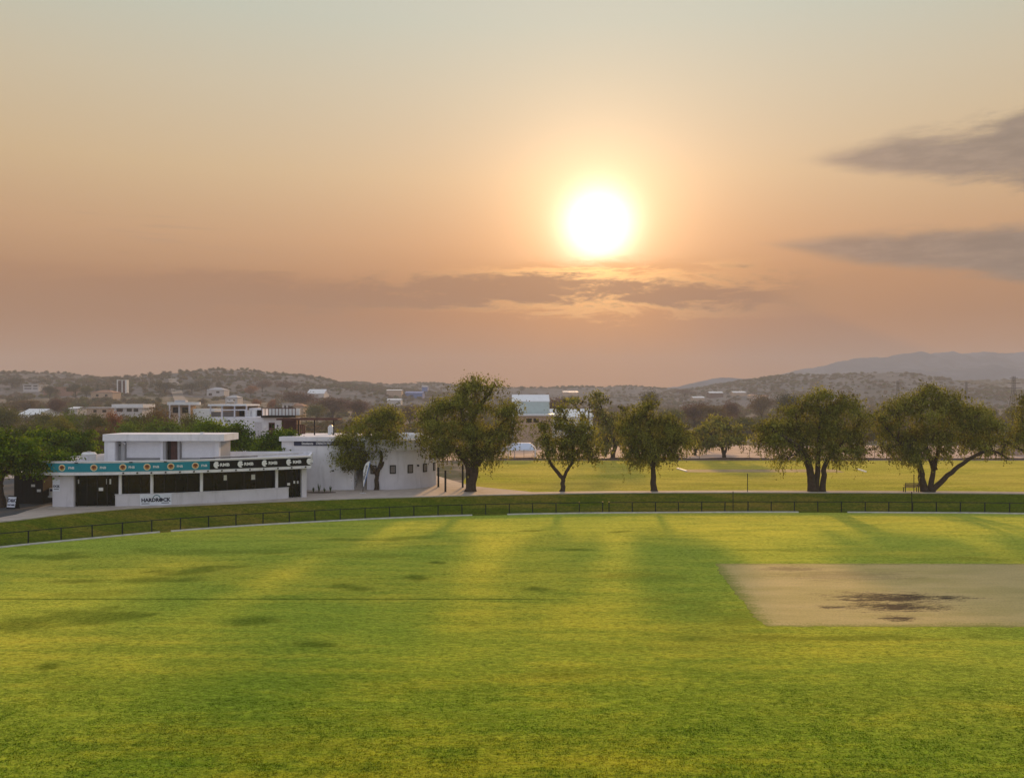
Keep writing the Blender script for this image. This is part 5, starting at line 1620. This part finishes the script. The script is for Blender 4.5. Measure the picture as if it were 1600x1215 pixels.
house('far_shed', 'shed with the brightest roof strip, left of the lone cypress', 1146, 1166, 611, 820, 18, 'tan', 'roof_white', 'gable', py_eave=613.5)
house('far_house', 'small pale house just right of the cypress', 1190, 1203, 616.5, 800, 10, 'far_white', 'roof_tile', 'hip', [(1194, 1196, 620, 622)], py_eave=618.5)
house('far_house', 'tiny tan house left of the lone cypress, nearest the bright roof strip', 1172, 1184, 615.5, 880, 10, 'tan', 'roof_tile', 'hip', [(1176, 1178, 619, 621)], py_eave=617.6)
# pale stands at the right edge behind the last tree
root = thing('spectator_stand', (Xp(1592, 160), 160, 0), 'low stepped stand at the right edge behind the second field', 'stand')
for k in range(4):
    MB().box(Xp(1580, 160), Xp(1660, 160), 160 + .8 * k, 160.77 + .8 * k, 0, .45 + .42 * k).build('step', M['gravel'], root)
for p in (1583, 1600, 1618, 1636, 1655):
    MB().tube([(Xp(p, 160), 163.4, 0), (Xp(p, 160), 163.4, 3.4)], .05, 6).build('post', M['dark_metal'], root)
MB().tube([(Xp(1582, 160), 163.4, 3.38), (Xp(1657, 160), 163.4, 3.38)], .05, 6).build('rail', M['dark_metal'], root)

# pylons
def pylon(px, Y, py_top, label):
    x = Xp(px, Y); zg = hterr(x, Y); zt = Zp(py_top, Y)
    root = thing('power_pylon', (x, Y, zg), label, 'pylon', 'lattice power pylons on the right')
    h_ = zt - zg
    for s1 in (-1, 1):
        for s2 in (-1, 1):
            MB().tube([(x + s1 * h_ * .10, Y + s2 * h_ * .10, zg - .5), (x + s1 * h_ * .035, Y + s2 * h_ * .035, zg + h_ * .62), (x + s1 * h_ * .03, Y + s2 * h_ * .03, zt)], .22, 5).build('leg', M['dark_metal'], root)
    for k in range(6):
        a = .08 + .15 * k
        w0 = h_ * (.10 - .065 * min(1, a / .62)); w1 = h_ * (.10 - .065 * min(1, (a + .15) / .62))
        mb = MB()
        for sy in (-1, 1):
            mb.tube([(x - w0, Y + sy * w0, zg + h_ * a), (x + w1, Y + sy * w1, zg + h_ * (a + .15))], .10, 4)
            mb.tube([(x + w0, Y + sy * w0, zg + h_ * a), (x - w1, Y + sy * w1, zg + h_ * (a + .15))], .10, 4)
        tag(mb.build('bracing', M['dark_metal'], root), kind='stuff')
    for f_, w_ in ((.66, .24), (.80, .17), (.94, .12)):
        MB().box(x - h_ * w_, x + h_ * w_, Y - .2, Y + .2, zg + h_ * f_ - .2, zg + h_ * f_ + .2).build('cross_arm', M['dark_metal'], root)
    return Vector((x, Y, zg + h_ * .66)), h_ * .24
pa = pylon(1403, 800, 594.5, 'power pylon farthest left, above the three-trunk tree')
pb_ = pylon(1510, 860, 596.5, 'middle power pylon above the three-trunk tree')
pc = pylon(1584, 700, 587.5, 'tallest power pylon at the right edge')

# ------------------------------------------------------------------ trees of the suburb
def proto_crown(name, lobes, n_, m_, seed, droop=.15, leaf=(.05, .03), csize=.06, per=10, norm=True):
    me = crown_mesh(name, lobes, n_, m_, seed, droop * .2, leaf, csize, per, .6)[0]
    co = np.empty(len(me.vertices) * 3, np.float32); me.vertices.foreach_get('co', co); co = co.reshape(-1, 3)
    if norm:      # fit into unit height and width
        co[:, 2] *= 1 / np.percentile(co[:, 2], 99.0)
        co[:, :2] *= .5 / np.percentile(np.abs(co[:, :2]), 98.0)
        me.vertices.foreach_set('co', co.ravel()); me.update()
    return me

def unit_lobes(seed, k, flat=.5, top=1.0):
    r = random.Random(seed)
    L_ = []
    for i in range(k):
        a = r.uniform(0, 6.283); q = r.uniform(0, .30)
        L_.append((math.cos(a) * q, math.sin(a) * q, r.uniform(.45, .80) * top, r.uniform(.16, .26), r.uniform(.16, .26), r.uniform(.12, .22) * flat * 2))
    return L_

crowns = {}
for kind, (nl, k, fl_, lf) in {'round': (5200, 8, .55, (.030, .017)), 'wide': (5200, 10, .32, (.030, .017)), 'tall': (4200, 7, .8, (.034, .016))}.items():
    crowns[kind] = [proto_crown('crown', unit_lobes(100 + 7 * j + len(kind), k, fl_), nl, M['leaf_obj'], 200 + j + len(kind) * 10, leaf=lf) for j in range(3)]
cyp = []
for k in range(9):
    t = k / 8
    cyp.append((0, 0, .08 + .86 * t, .34 * (1 - t) ** .6 * (.6 + .4 * min(1, t * 4)) + .05, .34 * (1 - t) ** .6 + .05, .10))
crowns['cypress'] = [proto_crown('crown', cyp, 2600, M['leaf_obj'], 301, leaf=(.03, .02))]
def proto_trunk(seed, h_):
    r = random.Random(seed)
    mb = MB()
    mb.tube([(0, 0, -.05), (.01, 0, h_ * .5), (.0, .01, h_)], [.035, .028, .018], 7)
    for k in range(5):
        a = r.uniform(0, 6.283)
        mb.tube([(0, 0, h_ * .6), (math.cos(a) * .12, math.sin(a) * .12, h_ + .08), (math.cos(a) * .24, math.sin(a) * .24, h_ + .22)], [.02, .012, .005], 5)
    o = mb.build('trunk', M['bark'], None)
    me = o.data; bpy.data.objects.remove(o)
    return me
trunks = [proto_trunk(k, .5) for k in range(3)]
tcount = [0]
def tree(px, Y, py_top, wpx, kind, colr, label, name='suburb_tree', group='trees of the suburb beyond the fields', zb=None):
    Y = solve(px, py_top, 8.5) if Y >= 550 else Y
    x = Xp(px, Y); zg = hterr(x, Y) - .3
    h_ = max(2.0, Zp(py_top, Y) - zg); w_ = wpx / F * Y
    i = tcount[0]; tcount[0] += 1
    root = thing(name, (x, Y, zg), label, 'tree', group, rz=(i * 2.39996) % 6.283)
    me = crowns[kind][i % len(crowns[kind])]
    sxy = (w_ * 1.08, w_ * 1.08, h_)
    c = link('crown', me, root, False); c.scale = sxy; c.color = (*colr, 1)
    t = link('trunk', trunks[i % 3], root, False); t.scale = (max(w_, h_ * .6), max(w_, h_ * .6), h_)
    return root

OL, DK, BR, RU, MV, YG, LG = (.12, .13, .038), (.060, .070, .036), (.16, .115, .06), (.27, .12, .06), (.14, .085, .07), (.19, .19, .03), (.125, .185, .025)
TREES = [
    (19, 620, 590, 36, 'tall', DK, 'tall dark tree at the far left, left of the white strip-windowed block'),
    (78, 640, 602.5, 22, 'round', DK, 'dark round tree in front of the brick hall'),
    (118, 700, 600, 24, 'wide', DK, 'dark spreading tree right of the brick hall'),
    (135, 700, 603, 18, 'round', OL, 'olive tree right of the dark spreading tree, on the left slope'),
    (152, 560, 600, 7, 'cypress', DK, 'slim palm-like dark tree left of the bell tower'),
    (169, 560, 601.5, 7, 'cypress', DK, 'second slim dark tree, nearest the left of the bell tower'),
    (88, 330, 623, 26, 'round', MV, 'maroon-leaved round tree above the white shed roof'),
    (42, 380, 625, 50, 'wide', BR, 'dry brownish spreading tree behind the white shed roof'),
    (12, 190, 636, 42, 'round', OL, 'olive tree at the left edge below the white shed'),
    (70, 170, 645, 44, 'round', OL, 'dense olive tree right of the white shed roof'),
    (112, 150, 640, 34, 'tall', LG, 'upright green tree below the pink-walled house'),
    (95, 140, 652, 40, 'wide', YG, 'yellow-green bush tree left of the upright green tree'),
    (150, 150, 648, 34, 'round', OL, 'olive tree right of the upright green tree'),
    (40, 130, 660, 56, 'wide', OL, 'broad olive bush behind the left acacia'),
    (178, 160, 644, 26, 'round', RU, 'rusty orange tree below the long white-roofed house'),
    (215, 140, 648, 44, 'wide', OL, 'olive tree right of the rusty orange tree'),
    (255, 135, 640, 46, 'round', BR, 'brownish tree in front of the round pavilion'),
    (295, 130, 648, 38, 'round', OL, 'grey-olive tree right of the brownish pavilion tree'),
    (195, 118, 660, 50, 'wide', LG, 'green bush tree directly behind the roof box, left half'),
    (262, 116, 656, 60, 'wide', LG, 'wide green acacia directly behind the roof box, middle'),
    (312, 114, 655, 46, 'wide', LG, 'wide green acacia directly behind the roof box, right end'),
    (155, 112, 668, 40, 'wide', BR, 'reddish brown bush behind the left end of the roof box'),
    (258, 700, 597, 40, 'round', DK, 'dark tree left of the pale road on the hillside'),
    (300, 720, 597, 26, 'round', DK, 'dark tree right of the pale road on the hillside'),
    (322, 690, 594, 20, 'tall', DK, 'tall dark tree on the crest left of the white two-storey house'),
    (341, 720, 596, 12, 'round', DK, 'small dark round tree above the white two-storey house'),
    (356, 700, 595, 11, 'cypress', DK, 'conical dark tree right of the white two-storey house'),
    (392, 640, 603, 20, 'round', RU, 'rusty orange tree above the terrace roof'),
    (410, 680, 595, 28, 'round', MV, 'dark maroon tree right of the rusty orange tree'),
    (448, 660, 596, 32, 'round', MV, 'big dark maroon tree above the white villa'),
    (399, 420, 624, 16, 'round', RU, 'red-leaved tree behind the balcony railing'),
    (425, 430, 624, 12, 'round', RU, 'small red-leaved tree right of the balcony red tree'),
    (468, 470, 612, 50, 'round', MV, 'broad brown tree above the tiled house'),
    (520, 380, 622, 56, 'round', MV, 'large dark brown-maroon tree left of the slender pepper tree'),
    (495, 330, 632, 34, 'round', OL, 'olive tree behind the pergola'),
    (560, 360, 626, 40, 'wide', MV, 'brown tree directly above the slender pepper tree'),
    (640, 300, 634, 34, 'wide', BR, 'dry brown tree between the slender and the tallest pepper trees'),
    (815, 640, 603, 8, 'tall', DK, 'thin dark tree on the ridge above the tall sheet hall'),
    (868, 330, 622, 36, 'round', MV, 'brown tree right of the tall sheet hall'),
    (1018, 420, 612, 30, 'round', DK, 'dark tree behind the round pepper tree'),
    (1070, 560, 608, 30, 'round', MV, 'rounded dark tree in the haze, left of the pale flat-roofed shed'),
    (1085, 300, 630, 40, 'round', MV, 'mauve-brown tree behind the low forked tree, left side'),
    (1112, 290, 634, 44, 'wide', BR, 'broad brown umbrella tree behind the low forked tree'),
    (1140, 330, 628, 28, 'round', MV, 'brown round tree right of the broad umbrella tree'),
    (1050, 260, 640, 44, 'round', OL, 'olive tree right behind the round pepper tree'),
    (1190, 400, 618, 40, 'round', BR, 'hazy brown tree left of the twin-trunk pepper tree'),
    (1206.5, 620, 599.5, 7, 'cypress', DK, 'lone slim cypress left of the twin-trunk pepper tree'),
    (1234, 330, 616, 36, 'round', DK, 'dark round tree just left above the twin-trunk pepper tree'),
    (1160, 230, 652, 40, 'round', OL, 'olive tree right of the low forked tree'),
    (1372, 300, 640, 20, 'round', DK, 'small dark tree in the gap between the two widest pepper trees'),
    (1585, 300, 636, 24, 'round', OL, 'olive tree in the gap at the right edge'),
    (800, 260, 655, 60, 'wide', OL, 'bushy olive tree behind the larger shade canopy'),
    (842, 240, 664, 30, 'wide', BR, 'dry bush right of the brick annex'),
    (935, 300, 640, 30, 'round', BR, 'dry brown tree behind the tall loose tree'),
]
for a in TREES:
    tree(*a)

# ------------------------------------------------------------------ bush and far foliage nobody could count
protos = bpy.data.collections.new('bush sources')
for j in range(6):
    L_ = unit_lobes(500 + j, 6 + j % 3, (.55, .35, .6, .4, .5, .3)[j])
    me = proto_crown('bush', [(a, b_, c__ - .28, d_, e_, f_) for a, b_, c__, d_, e_, f_ in L_], 900, M['leaf_rand'], 600 + j, leaf=(.085, .055), csize=.075, norm=False)
    o = bpy.data.objects.new('bush', me)
    protos.objects.link(o)

def scatter(name, pts, scl, label, cat, protos=protos, ni=6):
    me = bpy.data.meshes.new(name)
    me.vertices.add(len(pts)); me.vertices.foreach_set('co', np.asarray(pts, np.float32).ravel())
    a = me.attributes.new('scl', 'FLOAT_VECTOR', 'POINT'); a.data.foreach_set('vector', np.asarray(scl, np.float32).ravel())
    rot = np.zeros((len(pts), 3), np.float32); rot[:, 2] = rng.uniform(0, 6.283, len(pts))
    a = me.attributes.new('rot', 'FLOAT_VECTOR', 'POINT'); a.data.foreach_set('vector', rot.ravel())
    a = me.attributes.new('idx', 'INT', 'POINT'); a.data.foreach_set('value', rng.integers(0, ni, len(pts)).astype(np.int32))
    o = link(name, me)
    tag(o, label, cat, kind='stuff')
    ng = bpy.data.node_groups.new(name, 'GeometryNodeTree')
    ng.interface.new_socket('Geometry', in_out='INPUT', socket_type='NodeSocketGeometry')
    ng.interface.new_socket('Geometry', in_out='OUTPUT', socket_type='NodeSocketGeometry')
    gi = ng.nodes.new('NodeGroupInput'); go = ng.nodes.new('NodeGroupOutput')
    ci = ng.nodes.new('GeometryNodeCollectionInfo')
    ci.inputs['Collection'].default_value = protos
    ci.inputs['Separate Children'].default_value = True
    ci.inputs['Reset Children'].default_value = True
    ip = ng.nodes.new('GeometryNodeInstanceOnPoints')
    ip.inputs['Pick Instance'].default_value = True
    ng.links.new(gi.outputs[0], ip.inputs['Points'])
    ng.links.new(ci.outputs[0], ip.inputs['Instance'])
    for an, dt_, sk in (('idx', 'INT', 'Instance Index'), ('rot', 'FLOAT_VECTOR', 'Rotation'), ('scl', 'FLOAT_VECTOR', 'Scale')):
        na = ng.nodes.new('GeometryNodeInputNamedAttribute'); na.data_type = dt_
        na.inputs['Name'].default_value = an
        ng.links.new(na.outputs['Attribute'], ip.inputs[sk])
    ng.links.new(ip.outputs[0], go.inputs[0])
    md = o.modifiers.new('scatter', 'NODES'); md.node_group = ng
    return o

front = [(o.location.x, o.location.y, 4 + .02 * o.location.y) for o in bpy.data.objects if o.parent is None and o.type == 'EMPTY' and o.location.y > 175]
P_, S_ = [], []
keep_clear = [(Xp(a, y), y, r) for a, y, r in ((830, 220, 16), (840, 212, 14), (893, 245, 16), (200, 330, 14), (45, 305, 12), (278, 190, 16), (312, 190, 10), (360, 330, 5), (265, 560, 22))]
for k in range(6500):
    Y = 150 + 850 * random.random() ** 1.3
    r = random.uniform(-.66, .66)
    X = r * Y
    if X > -16 and Y < 200: continue
    if X < -16 and Y < 125: continue
    if any((X - a) ** 2 + (Y - b_) ** 2 < q * q for a, b_, q in keep_clear): continue
    if abs(r + .366 + (Y - 350) * .00004) < .016 and 340 < Y < 780: continue
    if any(abs(X - a) < q and -28 < Y - b_ < 12 for a, b_, q in front): continue
    if fbm(X / 70, Y / 70, 55) < .34: continue
    h_ = random.uniform(1.8, 4.8)
    wd = h_ * random.uniform(1.1, 1.9)
    P_.append((X, Y, hterr(X, Y) - .1)); S_.append((wd, wd, h_ * 1.25))
for k in range(420):
    Y = random.uniform(122, 300); px = random.uniform(-40, 660); X = Xp(px, Y)
    if px > 300 and Y < 150: continue
    if any((X - a) ** 2 + (Y - b_) ** 2 < q * q for a, b_, q in keep_clear): continue
    if any(abs(X - a) < q and -60 < Y - b_ < 12 for a, b_, q in ((Xp(278, 190), 190, 6),)): continue
    h_ = random.uniform(2.2, 4.6); wd = h_ * random.uniform(1.2, 1.8)
    P_.append((X, Y, hterr(X, Y) - .1)); S_.append((wd, wd, h_ * 1.25))
scatter('bushland', P_, S_, 'dry olive and brown bush covering the valley between the houses', 'bush')
P_, S_ = [], []
for (GX, GY, GZ), n_, lo, hi in ((hillA, 8000, 1.0, 4.4), (hillB, 4000, 1.5, 5), (hillC, 6500, 1.3, 5), (hillE, 2500, 2, 6)):
    r_, c__ = GX.shape
    ii = rng.uniform(1, r_ * .62, n_); jj = rng.uniform(0, c__ - 1.01, n_)
    i0 = ii.astype(int); j0 = jj.astype(int); fi_ = ii - i0; fj = jj - j0
    def bil(Q): return (Q[i0, j0] * (1 - fi_) + Q[i0 + 1, j0] * fi_) * (1 - fj) + (Q[i0, j0 + 1] * (1 - fi_) + Q[i0 + 1, j0 + 1] * fi_) * fj
    x, y, z = bil(GX), bil(GY), bil(GZ)
    ok = (np.abs(x / y) < .68) & (z > h_ground(x, y) - 1) & (fbm(x / 75, y / 75, 77) > .43 + .12 * rng.uniform(-1, 1, n_))
    hh = rng.uniform(lo, hi, n_)
    for a in np.nonzero(ok)[0]:
        P_.append((x[a], y[a], z[a] - .3)); S_.append((hh[a] * 1.6, hh[a] * 1.6, hh[a]))
scatter('hillside_bush', P_, S_, 'scattered dark bush dotted over the hillsides', 'bush')

# pale road climbing the left hillside
R = []
for k in range(44):
    Y = 345 + 10 * k
    r = -.366 - (Y - 350) * .00004
    X = r * Y
    R.append([(X - 4, Y, hterr(X - 4, Y) + .7), (X + 4, Y, hterr(X + 4, Y) + .7)])
mb = MB(); mb.loft(R)
tag(mb.build('hillside_road', M['road'], fix=False), kind='structure')

# short turf blades of the near outfield
turfc = bpy.data.collections.new('turf sources')
for j in range(4):
    nb = 620
    rs = np.random.default_rng(900 + j)
    c0 = np.stack([rs.uniform(-.8, .8, nb), rs.uniform(-.8, .8, nb), np.zeros(nb)], 1)
    hgt = rs.uniform(.018, .05, nb); an = rs.uniform(0, 6.283, nb)
    wv = np.stack([np.cos(an), np.sin(an), np.zeros(nb)], 1) * rs.uniform(.008, .02, nb)[:, None]
    tip = c0 + np.stack([rs.normal(0, .02, nb), rs.normal(0, .02, nb), hgt], 1)
    V = np.stack([c0 - wv, c0 + wv, tip], 1).reshape(-1, 3)
    turfc.objects.link(bpy.data.objects.new('turf_patch', np_mesh('turf_patch', V, np.arange(nb * 3).reshape(-1, 3), M['turf_blade'])))
P_, S_ = [], []
for y in np.arange(20, 33.5, 1.25):
    for x in np.arange(-.62 * y, .62 * y, 1.25):
        X = x + random.uniform(-.3, .3); Y = y + random.uniform(-.3, .3)
        if X > 10.6 and 38.4 < Y < 55.2: continue
        P_.append((X, Y, -.002)); q = random.uniform(.85, 1.1); S_.append((q, q, random.uniform(.75, 1.1) * float(np.interp(Y, [20, 25, 33.5], [1, .8, .15]))))
scatter('turf_blades', P_, S_, 'short mown grass blades of the near outfield', 'grass', turfc, 4)

# ------------------------------------------------------------------ haze
hz = MB().box(-2250, 2250, -300, 2600, -6, 136).build('haze', M['white'])
hm = bpy.data.materials.new('haze air'); hm.use_nodes = True
hm.node_tree.nodes.clear()
n = NT(hm.node_tree)
pv = n.new('ShaderNodeVolumePrincipled')
pv.inputs['Color'].default_value = (.65, .68, .75, 1)
pv.inputs['Density'].default_value = 4.5e-4
pv.inputs['Anisotropy'].default_value = .0
o_ = n.new('ShaderNodeOutputMaterial')
hm.node_tree.links.new(pv.outputs[0], o_.inputs['Volume'])
hz.data.materials.clear(); hz.data.materials.append(hm)
hm.cycles.homogeneous_volume = True
tag(hz, 'thin dusty evening haze over the valley', 'haze', kind='stuff')
